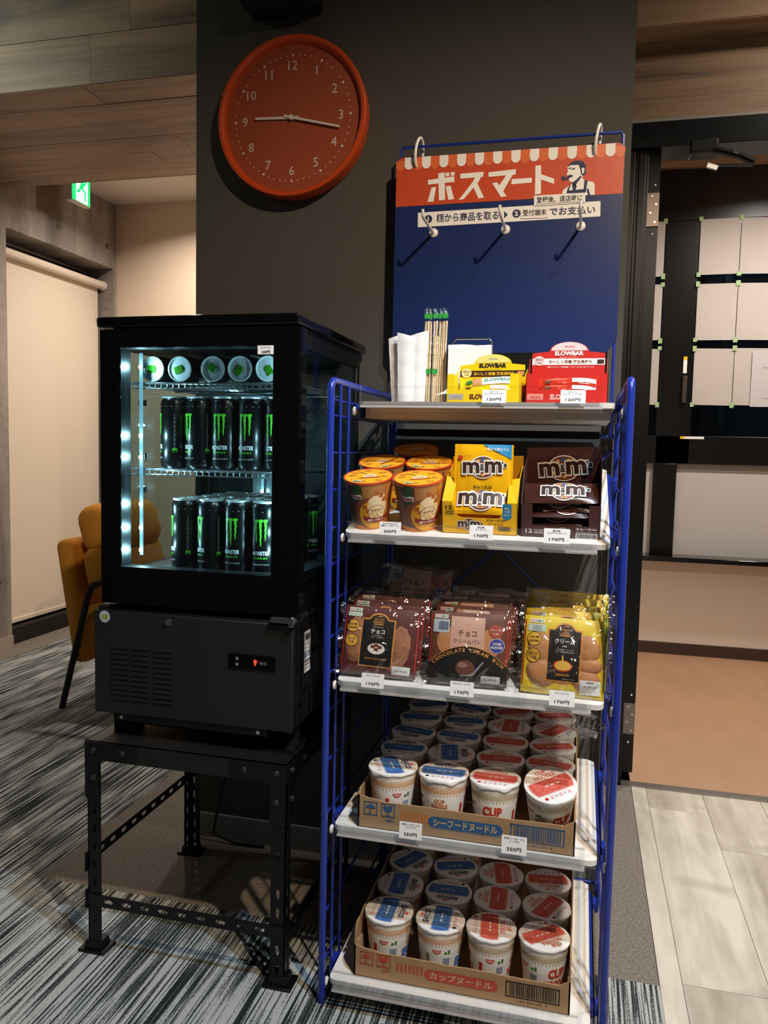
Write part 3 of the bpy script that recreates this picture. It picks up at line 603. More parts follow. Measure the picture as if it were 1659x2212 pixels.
for nm, quad_, t_, tc_, wd, hh, ln in (('paper_slip', [(896, 499), (1088, 478), (1088, 555), (896, 562)], '受付端末', (992, 520), 164, 44, None), ('paper_slip', [(988, 402), (1348, 380), (1348, 450), (988, 475)], '登録後、退店時に', (1165, 424), 310, 42, 1)):
    A = Art(); p = S(*tc_); A.text(t_, p[0], p[1], wd/1280*.411, hh/1280*.411, INK, 1, .012)
    if ln:
        for a, b_ in (((1004, 462), (1332, 442)), ((1166, 452), (1166, 474)), ((1004, 450), (1004, 462))):
            a, b_ = S(*a), S(*b_); A.poly([(a[0], a[1]), (b_[0]+.0006, b_[1]), (b_[0]+.0006, b_[1]-.0008), (a[0], a[1]-.0008)], INK, 1)
    mb = MB(); mb.prism([S(*p_) for p_ in quad_][::-1], lambda x, z, h: (x, SY-.0022-h, z), 0, .0006, WHT); mb.art(A, lambda x, z, h: (x, SY-.0028-h, z)); mb.build(nm, sign, 0, world=True)['label'] = 'small white paper slip stuck over the instructions'
for x in (-.358, -.192, -.026):
    mb = MB(); z = 1.5645; mb.lathe([(0, 0), (.0105, 0), (.0105, .003), (.008, .0055), (0, .006)], WPL, 24); mb.tube([(0, 0, .004), (0, 0, .118), (0, .002, .124), (0, .007, .130), (0, .016, .132)], .0032, WPL, 10)
    o = mb.build('hook', sign, 50); o.location = Vector((x, SY, z))-Vector((-.194, SY, 1.29)); o.rotation_euler = (PI/2, 0, 0); o['label'] = 'white stick-on hook'
for x in (-.398, .004):
    mb = MB(); pts = [(x+.010*math.sin(a)*.35+.004*math.cos(a), SY+.005+.023*math.sin(a), 1.749+.033*math.cos(a)) for a in [k*2*PI/24 for k in range(24)]]
    mb.tube(pts, .0034, WPL, 8, True); mb.build('clip_ring', sign, 60, world=True)['label'] = 'white plastic binder ring'
# ================================================================ THE STEEL STAND
stand = thing('steel_stand', 'black slotted angle steel stand carrying the drinks cooler', 'stand', (-.748, 1.605, 0))
LX0, LX1, LY0, LY1, ST = -.966, -.530, 1.39, 1.83, .453
def slot_plate(mb, o, u, v, n_, L, W, m, th=.002, pitch=.04, sl=.022, sw_=.0075, start=.012, both=False):
    """flat bar from o along u (length L), width W along v, thickness along n_, with a row of rounded slots"""
    o, u, v, n_ = Vector(o), Vector(u), Vector(v), Vector(n_); N_ = max(1, round((L-start*2)/pitch)); P_ = (L-2*start)/N_
    def P3(a, b_, h): return o+a*u+b_*v+h*n_
    def pl(a0, a1):
        mb.add([P3(a, b_, h) for h in (0, th) for b_ in (0, W) for a in (a0, a1)], [(0, 2, 3, 1), (4, 5, 7, 6), (0, 1, 5, 4), (2, 6, 7, 3), (0, 4, 6, 2), (1, 3, 7, 5)], m)
    pl(0, start); pl(L-start, L)
    for k in range(N_):
        a0 = start+k*P_; a1 = a0+P_; ac = (a0+a1)/2; h2 = sl/2; r = sw_/2; c = W/2
        inn = [(ac+h2-r, c-r), (ac+h2, c), (ac+h2-r, c+r), (ac, c+r), (ac-h2+r, c+r), (ac-h2, c), (ac-h2+r, c-r), (ac, c-r)]
        out = [(a1, 0), (a1, c), (a1, W), (ac, W), (a0, W), (a0, c), (a0, 0), (ac, 0)]
        vs = [P3(a, b_, h) for h in (0, th) for a, b_ in out+inn]; fs = []
        for i in range(8):
            j = (i+1) % 8; fs += [(i, j, 8+j, 8+i), (16+j, 16+i, 24+i, 24+j), (8+i, 8+j, 24+j, 24+i)]
            if i in (1, 2, 5, 6) or True: fs.append((j, i, 16+i, 16+j))
        mb.add(vs, fs, m)
for x, sx in ((LX0, 1), (LX1, -1)):
    for y, sy in ((LY0, 1), (LY1, -1)):
        mb = MB(); slot_plate(mb, (x, y, .004), (0, 0, 1), (sx, 0, 0), (0, sy, 0), ST-.006, .030, BLK, start=.05 if sy > 0 and sx > 0 else .012)
        slot_plate(mb, (x, y, .004), (0, 0, 1), (0, sy, 0), (sx, 0, 0), ST-.006, .030, BLK)
        mb.build('leg', stand, 0, world=True)
        mb = MB(); cx_, cy_ = x+sx*.012, y+sy*.012; mb.prism([(-.03, -.024), (.03, -.024), (.03, .024), (-.03, .024)], lambda a, c, h: (cx_+a, cy_+c, h), 0, .006, BLK)
        mb.prism([(-.022, -.018), (.022, -.018), (.022, .018), (-.022, .018)], lambda a, c, h: (cx_+a*(1-h*8), cy_+c*(1-h*8), h), .006, .022, BLK); mb.build('foot', stand, 20, .0015, world=True)
mb = MB(); mb.box(LX0-.002, LX1+.002, LY0-.002, LY1+.002, ST-.002, ST, SATB); mb.box(LX0-.002, LX1+.002, LY0-.002, LY0, ST-.040, ST, SATB); mb.box(LX0-.002, LX1+.002, LY1, LY1+.002, ST-.040, ST, SATB)
mb.box(LX0-.002, LX0, LY0, LY1, ST-.040, ST, SATB); mb.box(LX1, LX1+.002, LY0, LY1, ST-.040, ST, SATB); mb.build('top_plate', stand, 0, world=True)
def gusset(fn):
    pts = [(0, 0), (.115, 0), (.115, -.035), (.050, -.035)]+[(.050-.018*math.sin(a), -.053+.018*math.cos(a)) for a in [k*PI/12 for k in range(7)]]+[(.032, -.12), (0, -.12)]
    mb = MB(); mb.prism(pts, fn, 0, .002, BLK); g = mb.build('gusset', stand, 0, world=True); return g
for x, sx in ((LX0, 1), (LX1, -1)):
    gusset(lambda a, b_, h: (x+sx*a-.001*sx, LY0-.004+h*0-.0+(-h), ST-.001+b_)); gusset(lambda a, b_, h: (x-sx*(.004+h), LY0+a, ST-.001+b_))
    for a, b_ in ((.018, -.018), (.085, -.018), (.018, -.075)):
        mb = MB(); mb.lathe([(.0065, 0), (.0062, .0025), (.004, .0042), (0, .0045)], M('bolt_steel', '#4a4a48', .35, .8), 12); o = mb.build('bolt', stand); o.location = Vector((x+sx*a, LY0-.006, ST+b_))-stand.location; o.rotation_euler = (PI/2, 0, 0)
        mb2 = o.copy(); COL.objects.link(mb2); mb2.location = Vector((x-sx*.006, LY0+a, ST+b_))-stand.location; mb2.rotation_euler = (0, -sx*PI/2, 0)
def rail(nm, o_, u, v, n_, L): mb = MB(); slot_plate(mb, o_, u, v, n_, L, .026, BLK, pitch=.043, sl=.024, sw_=.0085, start=.03); mb.build(nm, stand, 0, world=True)
rail('lower_rail', (LX0-.004, LY0-.003, .100), (1, 0, 0), (0, 0, 1), (0, 1, 0), LX1-LX0+.004); rail('lower_rail', (LX0-.003, LY0, .185), (0, 1, 0), (0, 0, 1), (1, 0, 0), LY1-LY0)
rail('lower_rail', (LX1+.003, LY0, .095), (0, 1, 0), (0, 0, 1), (-1, 0, 0), LY1-LY0); rail('lower_rail', (LX0, LY1+.003, .30), (1, 0, 0), (0, 0, 1), (0, -1, 0), LX1-LX0)
for p in ((LX0-.004, LY0-.006, .185), (LX0-.004, LY0-.006, .105)):
    mb = MB(); mb.box(p[0], p[0]+.004, p[1], p[1]+.012, p[2]-.012, p[2]+.03, BLK); mb.build('rail_end', stand, 0, world=True)
# power cable
t = thing('power_cable', 'thin black power cable hanging behind the steel stand', 'cable', (-.9, 1.88, 0))
mb = MB(); mb.tube([(-.80, 1.885, .54), (-.82, 1.89, .35), (-.885, 1.892, .22), (-.915, 1.892, .10), (-.925, 1.885, .02), (-.86, 1.88, .006), (-.78, 1.885, .006)], .004, M('black_rubber', '#141414', .7), 8); mb.build('cord', t, 60, world=True)

# ================================================================ THE DRINKS COOLER
cool = thing('drinks_cooler', 'black glass sided countertop drinks cooler full of black cans', 'refrigerator', (-.745, 1.65, .453))
FX0, FX1, FY0, FY1 = -.950, -.533, 1.42, 1.875
cp = lambda nm, *a, **k: box_part(nm, cool, *a, **k)
cp('lid', -.957, -.527, 1.418, 1.892, 1.292, 1.313, GBLK, .004)
cp('lower_body', -.969, -.531, 1.428, 1.86, .500, .728, SATB, .010)
cp('front_panel', -.969, -.531, 1.421, 1.428, .502, .718, M('panel_black', '#151616', .55, bump=(400, .05)), .003)
# cabin frame: floor, ceiling and corner posts
mb = MB(); mb.box(FX0+.004, FX1-.004, 1.462, FY1, .728, .795, BLK); mb.build('cabin_floor', cool, bevel=.003, world=True)
mb = MB(); mb.box(FX0+.004, FX1-.004, 1.462, FY1, 1.256, 1.292, BLK); mb.build('cabin_roof', cool, 0, world=True)
for x0, x1, y0, y1 in ((FX0+.004, FX0+.024, 1.462, 1.492), (FX1-.024, FX1-.004, 1.462, 1.492), (FX0+.004, FX0+.026, 1.85, FY1), (FX1-.075, FX1-.004, 1.85, FY1)):
    mb = MB(); mb.box(x0, x1, y0, y1, .795, 1.256, BLK); mb.build('corner_post', cool, bevel=.002, world=True)
for x in (FX0+.007, FX1-.011):
    mb = MB(); mb.box(x, x+.003, 1.492, 1.85, .795, 1.256, GLASS); mb.build('side_glass', cool, 0, world=True)
mb = MB(); mb.box(FX0+.026, FX1-.075, 1.862, 1.866, .795, 1.256, GLASS); mb.build('back_glass', cool, 0, world=True)
mb = MB(); mb.box(-.805, FX1-.026, 1.852, 1.858, .80, 1.25, M('cooler_liner', '#454d50', .3)); mb.build('back_panel', cool, 0, world=True)
# door
dr = MB(); X0, X1, Z0, Z1 = FX0, FX1+.006, .735, 1.288; wx0, wx1, wz0, wz1 = -.905, -.578, .811, 1.252
for r in ((X0, wx0, Z0, Z1), (wx1, X1, Z0, Z1), (wx0, wx1, Z0, wz0), (wx0, wx1, wz1, Z1)): dr.box(r[0], r[1], 1.424, 1.458, r[2], r[3], BLK)
door_ = dr.build('door', cool, 0, world=True)
def sub(mb, nm, par, sm=30, bev=0, lab=None):
    for k, v in enumerate(mb.v): mb.v[k] = (v[0]-cool.location.x, v[1]-cool.location.y, v[2]-cool.location.z)
    o = mb.build(nm, par, sm, bev)
    if lab: o['label'] = lab
    return o
mb = MB(); mb.box(X0, wx0, 1.420, 1.424, Z0, Z1, GBLK); mb.box(wx1, X1, 1.420, 1.424, Z0, Z1, GBLK); mb.box(wx0, wx1, 1.420, 1.424, Z0, wz0, GBLK); mb.box(wx0, wx1, 1.420, 1.424, wz1, Z1, GBLK); sub(mb, 'door_face', door_, 0)
mb = MB(); mb.box(wx0, wx1, 1.430, 1.433, wz0, wz1, GLASS); sub(mb, 'door_glass', door_, 0)
mb = MB(); mb.box(X1-.0005, X1+.0035, 1.428, 1.456, Z0, Z1, M('door_edge_trim', '#101112', .08, .2, .8)); sub(mb, 'edge_trim', door_, 0)
mb = MB(); A = Art(); A.text('モンスターエナジー', -.592, 1.2485, .022, .0032, INK, 1, .015); A.text('220円', -.592, 1.2405, .017, .0052, INK, 1, .03)
mb.box(-.609, -.577, 1.4185, 1.4195, 1.236, 1.2525, WHT); mb.art(A, lambda x, z, h: (x, 1.4185-h, z)); sub(mb, 'price_sticker', door_, 0, lab='white 220 yen price sticker')
mb = MB(); mb.box(-.575, X1+.004, 1.408, 1.424, .722, .732, M('hinge_chrome', '#88898c', .25, .9)); mb.cyl((X1-.004, 1.412, .716), (X1-.004, 1.412, .736), .007, CHR); sub(mb, 'hinge', door_, 30, .002)
# LED strips inside, down the left edge of the door opening and at the back corner; the right strip is added to light the cans
LED = M('led_dot', '#ffffff', .3, emit='#d0f6ff', es=60); LEDS = M('led_strip', '#2c3638', .4, emit='#8fd8f0', es=.8)
for (x, y, s_) in ((-.889, 1.470, 1), (-.775, 1.842, .8), (-.566, 1.472, 1)):
    mb = MB(); mb.box(x-.0035, x+.0035, y, y+.003, .83 if y < 1.6 else .90, 1.247 if y < 1.6 else 1.19, LEDS); st = mb.build('led_strip', cool, 0, world=True)
    for k, z in enumerate([at(288, q_, Y=1.47).z for q_ in (793, 941, 987, 1088, 1139, 1187)] if y < 1.6 else [.95, 1.03, 1.11]):
        mb = MB(); yy = y-.003 if y < 1.6 else y-.003
        mb.box(x-.0028, x+.0028, yy, yy+.003, z-.0028, z+.0028, LED); o = sub(mb, 'led', st, 0)
def led_lamp(x, y, z, p):
    l = bpy.data.lights.new('led_lamp', 'POINT'); l.energy = p; l.color = (.50, .88, 1); l.shadow_soft_size = .0035; o = bpy.data.objects.new('led_lamp', l); COL.objects.link(o); o.location = (x, y, z)
for py in (793, 941, 987, 1088, 1139, 1187):
    z = at(288, py, Y=1.47).z; led_lamp(-.885, 1.463, z, .60); led_lamp(-.570, 1.463, z, .45)  # the right-hand lamps go with the added strip
for z in (.95, 1.03, 1.11): led_lamp(-.775, 1.835, z, .2)
# wire shelves
def wire_shelf(z, nm='wire_shelf'):
    mb = MB(); W = M('shelf_wire', '#c6ccce', .22, .9)
    x0, x1, y0, y1 = FX0+.032, FX1-.032, 1.485, 1.845
    mb.tube([(x0, y0, z), (x1, y0, z), (x1, y1, z), (x0, y1, z)], .0028, W, 8, True)
    n = 26
    for k in range(1, n): x = x0+(x1-x0)*k/n; mb.tube([(x, y0-.002, z-.009), (x, y0, z), (x, y1, z)], .0013, W, 5)
    mb.tube([(x0, y0, z-.010), (x1, y0, z-.010)], .0016, W, 6); mb.tube([(x0, (y0+y1)/2, z-.004), (x1, (y0+y1)/2, z-.004)], .002, W, 6)
    return mb.build(nm, cool, 60, world=True)
wire_shelf(1.186); wire_shelf(1.008)
mb = MB(); mb.box(FX0+.03, FX1-.03, 1.49, 1.84, .795, .7985, M('tray_grey', '#6f7376', .4, .6))
for k in range(16): mb.box(-.87+k*.006, -.867+k*.006, 1.60, 1.72, .7985, .7988, INK)
mb.build('floor_tray', cool, 0, world=True)
for z in (1.205, 1.14, 1.03, .96):
    mb = MB(); mb.box(-.898, -.884, 1.476, 1.484, z, z+.012, BLK); mb.build('shelf_clip', cool, 0, world=True)
# louvres of the front panel
lv = MB(); lv.prism([(0, 0), (-.003, .0035), (-.0035, .006), (0, .0085)], lambda a, b_, h: (h, a, b_), 0, .037, SATB); L0 = None
for cx_ in (-.930, -.883, -.833):
    for k in range(11):
        if L0 is None: L0 = lv.build('louvre', cool, 40); o = L0
        else: o = L0.copy(); COL.objects.link(o)
        o.location = Vector((cx_+.004, 1.421, .531+k*.0108))-cool.location
# lock, controls, stickers, bracket, feet
mb = MB(); mb.lathe([(0, .004), (.0068, .004), (.0075, .002), (.0078, 0)], CHR, 24); mb.box(-.0045, .0045, -.001, .001, .0035, .005, INK); o = mb.build('lock', cool, 40); o.location = Vector((-.799, 1.421, .7045))-cool.location; o.rotation_euler = (PI/2, 0, .5); o['label'] = 'round chrome key lock'
pm = MB(); p0, p1 = at(495, 1410, Y=1.42), at(594, 1452, Y=1.42); cxp, czp, hw, hh = (p0.x+p1.x)/2, (p0.z+p1.z)/2, (p1.x-p0.x)/2, .0145
pm.box(cxp-hw, cxp+hw, 1.4185, 1.421, czp-hh, czp+hh, GBLK); A = Art(); RED7 = M('led_red', '#ff3020', .4, emit='#ff2a18', es=6)
A.text('9', cxp+.0075, czp, .0065, .0125, RED7, 1, .02); A.circ(cxp+.0135, czp+.004, .0007, RED7, 1, 8)
for dx, dz, tri in ((-.031, .006, 1), (-.031, -.006, -1)):
    A.circ(cxp+dx, czp+dz, .0038, GRY, 1); A.circ(cxp+dx, czp+dz, .0034, GBLK, 1.5); A.poly([(cxp+dx-.002, czp+dz-.0014*tri), (cxp+dx+.002, czp+dz-.0014*tri), (cxp+dx, czp+dz+.002*tri)], WHT, 2)
for dx in (.0205, .0285): A.circ(cxp+dx, czp, .0037, GRY, 1); A.circ(cxp+dx, czp, .0032, GBLK, 1.5)
A.text('Set', cxp+.0205, czp, .0036, .0018, WHT, 2); A.circ(cxp+.0285, czp, .0012, GRY, 2)
pm.art(A, lambda x, z, h: (x, 1.4185-h, z)); pm.build('control_panel', cool, 0, world=True)['label'] = 'gloss black control strip showing a red 9'
sm = MB(); p = at(226, 1332, Y=1.42); A = Art(); A.circ(p.x, p.z, .0125, M('sticker_blue', '#b8c4de', .4), 0); A.circ(p.x, p.z, .0112, M('sticker_line', '#5a6fa0', .4), 1); A.circ(p.x, p.z, .0104, MATS['sticker_blue'], 2); A.poly([(p.x-.0075, p.z-.006), (p.x+.0075, p.z-.006), (p.x+.0085, p.z), (p.x+.0075, p.z+.006), (p.x-.0075, p.z+.006), (p.x-.0085, p.z)], M('sticker_lime', '#a9b83c', .5), 3)
for k in range(5): A.rect(p.x-.006, p.x-.0005, p.z-.0045+k*.002, p.z-.0038+k*.002, GRY, 4); A.rect(p.x+.001, p.x+.006, p.z-.0045+k*.002, p.z-.0038+k*.002, NAVY, 4)
sm.art(A, lambda x, z, h: (x, 1.4205-h, z)); sm.build('round_sticker', cool, 0, world=True)['label'] = 'round blue and lime sticker'
lm = MB(); A = Art(); A.rect(1.485, 1.522, .605, .690, WHT, 0)
for k in range(9): A.rect(1.488, 1.519-(k % 3)*.006, .612+k*.0085, .6135+k*.0085, GRY, 1)
A.rect(1.493, 1.4945, .607, .688, NAVY, 2); A.rect(1.486, 1.521, .628, .6305, NAVY, 2); A.barcode(1.49, 1.517, .672, .684, INK)
lm.art(A, lambda y, z, h: (-.5308+h, y, z)); lm.build('rating_label', cool, 0, world=True)['label'] = 'white printed rating label on the side'
STL = M('bracket_steel', '#7c8488', .3, .9)
mb = MB(); b0, b1 = at(252, 1550, Y=1.425).x, at(577, 1590, Y=1.425).x; mb.box(b0, b1, 1.424, 1.46, .486, .4885, STL); mb.box(b0, b1, 1.424, 1.4255, .486, .502, BLK); mb.build('front_bracket', cool, 0, world=True)
for x in (b0+.014, b1-.018):
    mb = MB(); mb.cyl((x, 1.424, .4965), (x, 1.4205, .4965), .0042, CHR, n=12); mb.build('screw', cool, world=True)
for x in (-.94, -.56):
    for y in (1.50, 1.82): mb = MB(); mb.cyl((x, y, .4534), (x, y, .50), .015, M('black_rubber', '#141414', .7), n=16); mb.build('foot', cool, world=True)
mb = MB(); mb.box(-.945, -.90, 1.455, 1.50, .4535, .50, BLK); mb.build('foot_bracket', cool, 0, world=True)

# ---------------------------------------------------------------- the cans
CANB = M('can_black', '#0b0c0d', .28, .35, .6); ALU = M('can_aluminium', '#cdd2d4', .35, .35); TABG = M('tab_green', '#3f9a1a', .3, .6); CG = M('claw_green', '#4fc227', .4); CWH = M('can_white', '#dfe3e4', .4)
def claw():
    A = Art(); rr_ = random.Random(5)
    for cx_, w0, h0, hk in ((-.0098, .0046, .043, -1), (0, .0052, .052, 0), (.0098, .0046, .041, 1)):
        L_, R_ = [], []; n = 14
        for k in range(n+1):
            f = k/n; w = w0*(1-.78*f)*(.5 if k == 0 else 1); j = rr_.uniform(-.0007, .0007)
            x = cx_+hk*.0006*math.sin(f*5)+j; L_.append((x-w/2-rr_.uniform(0, .0006), -h0*f)); R_.append((x+w/2+rr_.uniform(0, .0006), -h0*f))
        for k in range(n): A.poly([L_[k], L_[k+1], R_[k+1], R_[k]], CG, 1)
        A.poly([(cx_-.0052, -.001), (cx_-.003, .0025), (cx_+.0032, .0028), (cx_+.0052, .0005), (cx_+.0022, -.004), (cx_-.002, -.004)], CG, 1)
    A.text('MONSTER', 0, -.0665, .036, .0085, CWH, 1, .02, 0, .08); A.text('ENERGY', 0, -.0765, .030, .0042, CG, 1, .01, sp=1.2)
    A.text('炭酸飲料 / エナジードリンク', 0, -.0895, .036, .0036, CWH, 1, .0)
    for s_ in (1,):
        for k in range(26): A.rect(.0455, .0475+(k % 3)*.0012, -.075+k*.003, -.0738+k*.003, GRY, 1)
        A.rect(.043, .053, -.0775, -.070, CG, 1); A.rect(.0438, .0522, -.0768, -.0742, CANB, 2)
        for k in range(5): A.rect(-.05, -.047, -.06+k*.012, -.0585+k*.012, CWH, 1)
    for k in range(14): A.rect(-.085+k*.0125, -.0825+k*.0125, .0165, .0178, GRY, 1)
    return A
CAN_R = .0288; CLAW = claw()
def make_can():
    t = thing('drink_can', 'can', 'drink can')
    mb = MB(); mb.lathe([(0, .003), (.021, .001), (.0235, 0), (.0265, .004), (CAN_R, .010), (CAN_R, .136), (.0255, .1445), (.0245, .146)], CANB, 28)
    fn = lambda u, v, h: ((CAN_R+h*.8)*math.sin(u/CAN_R), -(CAN_R+h*.8)*math.cos(u/CAN_R), .112+v)
    mb.art(CLAW, fn, .006); mb.build('can_body', t, 60)
    mb = MB(); mb.lathe([(.0245, .146), (.0262, .148), (.0262, .1505), (.0245, .1508), (.0235, .147), (0, .1465)], ALU, 28); l = mb.build('can_lid', t, 50)
    mb = MB(); mb.box(-.0075, .0075, -.005, .013, .1478, .1488, TABG); mb.lathe([(.0022, .1488), (.0058, .1488), (.0058, .1496), (.0022, .1496)], TABG, 14, (0, -.001, 0)); mb.build('pull_tab', l, 30, .002)
    return t
can0 = make_can(); used = [0]
def can(x, y, z, rz, label, group, rx=0, ry=0):
    c = can0 if not used[0] else copy_tree(can0); used[0] = 1
    c.location = (x, y, z); c.rotation_euler = (rx, ry, rz); c['label'] = label; c['group'] = group; return c
ordn = ['leftmost', 'second from left', 'third from left', 'fourth from left', 'rightmost']
for k, (x, a, nt) in enumerate(((-.842, -1.15, 'mark at its left edge'), (-.784, -.62, 'mark turned left'), (-.725, -.05, 'full claw mark showing'), (-.666, -.10, 'seen through door reflections'), (-.607, -.5, 'beside the door frame'))):
    can(x, 1.525, 1.0115, a, 'black can, front row of middle shelf, %s, %s' % (ordn[k], nt), 'cans on the middle shelf')
    can(x+.002, 1.587, 1.0115, a+1.9+k, 'black can standing in the second row of the middle shelf', 'cans hidden in the second row of the middle shelf')
for k, (x, a) in enumerate(((-.808, -1.0), (-.749, -.65), (-.688, -.12), (-.629, .1))):
    can(x, 1.51, .7995, a, 'black can, front row of bottom shelf, %s' % (['leftmost, mark at its left edge', 'second from left, mark turned left', 'third from left, most of the mark showing', 'rightmost, cut by the door frame'][k]), 'cans in the front row of the bottom shelf')
    for j in range(4):
        can(x+.003*(j % 2), 1.572+j*.061, .7995, 1.4*k+j, 'black can in the rows behind on the bottom shelf, only its silver top showing', 'cans behind on the bottom shelf')
for k, (px, a, dz) in enumerate(((320, .2, 0), (379, .6, .004), (451, -.5, 0), (510, 1.1, 0), (571, 2.4, 0))):
    x = at(px, 797, Y=1.485).x; c = can(x, 1.652, 1.1888+CAN_R+.0002+dz*0, 0, 'can lying on top shelf with silver end and green tab, %s' % ordn[k], 'cans lying on the top shelf', rx=PI/2)
    c.rotation_euler = Matrix.Rotation(PI/2, 3, 'X').to_euler(); c.rotation_mode = 'QUATERNION'; c.rotation_quaternion = (Matrix.Rotation(PI/2, 3, 'X') @ Matrix.Rotation(a+1.3, 3, 'Z')).to_quaternion()
# ================================================================ NOODLE CUPS AND THEIR CARTONS
def put(o, loc, R): o.location = loc; o.rotation_mode = 'QUATERNION'; o.rotation_quaternion = R.to_quaternion(); return o
def RX(a): return Matrix.Rotation(a, 3, 'X')
def RZ_(a): return Matrix.Rotation(a, 3, 'Z')
CUPW = M('cup_white', '#ece7df', .45); LIDW = M('lid_white', '#eee9e3', .4, bump=(60, .25)); LIDE = M('lid_edge', '#e6e2dd', .35)
def cup_r(z): return .0345+(.0452-.0345)*min(max(z/.098, 0), 1)
def cup_fn(u, v, h): r = cup_r(v)+h*.7; a = u/.041; return (r*math.sin(a), -r*math.cos(a), v)
def noodle_side(sea):
    A = Art(); c = ORG if sea else GLD
    for k in range(84):
        a = (k+.5)/84*2*PI*.041-PI*.041; A.rect(a-.0009, a+.0009, .0775, .0868, c, 1)
        if k % 2 == 0: A.rect(a-.0009, a+.0009, .0725, .0755, c, 1)
    A.rect(-PI*.041, PI*.041, .0885, .0892, c, 1)
    for off in (0, PI*.041):
        o2 = 0 if off == 0 else off
        def U(x): return x+o2
        if sea:
            A.outl('CUP', U(0), .0625, .020, .0075, RED, CRM, 1, .02, .2); A.outl('NOODLE', U(0), .0535, .030, .0075, RED, CRM, 1, .02, .15)
            A.outl('SEAFOOD', U(0), .036, .052, .021, BLU, CUPW, 2, .05, .16)
            A.outl('NOODLE', U(0), .018, .036, .010, BLU, CUPW, 2, .04, .1)
        else:
            A.outl('CUP', U(0), .0555, .036, .019, RED, CRM, 1, .045, .14); A.outl('NOODLE', U(0), .0335, .050, .017, RED, CRM, 1, .045, .14)
            A.text('カップヌードル', U(0), .016, .030, .005, RED, 1, .03)
    for s_ in (-1, 1):
        x = s_*PI*.0205; A.poly([(x-.0085, .066)]+[(x-.0085*math.cos(a), .066-.0085*math.sin(a)*.95) for a in [k*PI/10 for k in range(1, 10)]]+[(x+.0085, .066)], RED, 1)
        A.poly([(x-.0068, .0648)]+[(x-.0068*math.cos(a), .0648-.0062*math.sin(a)) for a in [k*PI/10 for k in range(1, 10)]]+[(x+.0068, .0648)], SAL, 2); A.text('NISSIN', x, .0630, .0105, .0026, CUPW, 3, .02)
        A.circ(x+.017, .060, .0028, GRN, 1, 12); A.rect(x+.0215, x+.0255, .058, .066, GRN, 1); A.rect(x+.012, x+.026, .036, .050, P('lightblue', '#9fb4cf'), 1)
        for k in range(5): A.rect(x+.013, x+.025, .0375+k*.0026, .0385+k*.0026, GRY, 2)
        A.rect(x-.022, x-.015, .030, .056, RED if s_ > 0 else GRY, 1)
    return A
def noodle_lid(sea):
    A = Art(); c = P('lidblue', '#3a66a8') if sea else P('lidred', '#cf5548'); lc = P('lidblue2', '#7fa6dc') if sea else P('lidred2', '#eb8f84')
    def seg(r, y0, y1):
        pts = []; n = 12
        for k in range(n+1): y = y0+(y1-y0)*k/n; pts.append((math.sqrt(max(r*r-y*y, 0)), y))
        return pts+[(-x, y) for x, y in reversed(pts)]
    A.poly(seg(.0425, -.0215, .0145), c, 1); A.poly(seg(.0418, -.0208, .0138), LIDW, 1.5); A.poly(seg(.0408, -.0198, .0128), c, 2)
    rr_ = random.Random(2)
    for j in range(9):
        y = -.0175+j*.0033; x = -.032
        while x < .032:
            w_ = rr_.uniform(.002, .006)
            if x+w_ < .036 and rr_.random() < .75: A.rect(x, x+w_, y, y+.0010, lc, 3)
            x += w_+.001
    for k in range(3): A.rect(-.012+k*.011, -.005+k*.011, -.004, -.001, CUPW, 4)
    if sea: A.text('SEAFOOD', 0, .0265, .043, .0125, NAVY, 1, .04, 0, .12); A.text('NOODLE', 0, .0178, .026, .0026, NAVY, 1, .02); A.circ(.004, .036, .006, SAL, 1, sy=.5)
    else: A.text('CUP', -.002, .0325, .022, .0095, SAL, 1, .03); A.text('NOODLE', 0, .0215, .042, .0095, SAL, 1, .03)
    A.circ(-.026, -.030, .0036, NAVY if sea else RED, 1, 12)
    for k in range(5): A.rect(-.018+k*.009, -.012+k*.009, -.034+(k % 2)*.002, -.026, P('lilac', '#c7bfc9') if k % 2 else P('rose', '#dfaeb0'), 1)
    return A
def make_cup(sea):
    t = thing('noodle_cup', 'cup', 'noodle cup'); nm = 'noodle_cup'
    mb = MB(); mb.lathe([(0, .004), (.030, .004), (.031, 0), (.0345, 0), (.0452, .098), (.0452, .0985), (.0466, .100), (.0466, .103)], CUPW, 40)
    mb.art(noodle_side(sea), cup_fn, .006); mb.build('cup_body', t, 50)
    mb = MB(); n = 48; prof = [(.0, .1052), (.0445, .1052), (.0471, .1047), (.0478, .1037), (.0477, .1008)]
    def rad(r, z, a):
        tab = max(0, math.cos(a+1.1)-.965)*.055+max(0, math.cos(a+2.0)-.97)*.04; e = 1 if r > .0455 else 0
        return r+e*(tab*.2+.0002*math.sin(7*a)), z-(tab*2.5+.0006*math.sin(11*a))*e*(1 if z < .104 else .4)
    vs = []
    for r, z in prof[1:]:
        for k in range(n): a = 2*PI*k/n; rr_, zz = rad(r, z, a); vs.append((rr_*math.cos(a), rr_*math.sin(a), zz))
    fs = [tuple(range(n))]+[(i*n+(k+1) % n, i*n+k, (i+1)*n+k, (i+1)*n+(k+1) % n) for i in range(3) for k in range(n)]
    mb.add(vs, fs, LIDW); mb.art(noodle_lid(sea), lambda x, y, h: (x, y, .1052+h*.5)); mb.build('lid', t, 40)
    return t
protos = {True: make_cup(True), False: make_cup(False)}; usedp = {True: 0, False: 0}
def place_cup(sea, loc, R, label, group):
    c = protos[sea] if not usedp[sea] else copy_tree(protos[sea]); usedp[sea] = 1; put(c, loc, R); c['label'] = label; c['group'] = group; return c
rowf = ['front row', 'second row', 'third row', 'fourth row', 'back row']
coln = ['far left column', 'second column from left', 'third column from left', 'far right column']
spin4 = [[-65, 0, 0, 35], [5, -80, 5, -8], [170, 175, 3, 20], [10, 185, 90, 60], [30, 160, -150, 200]]
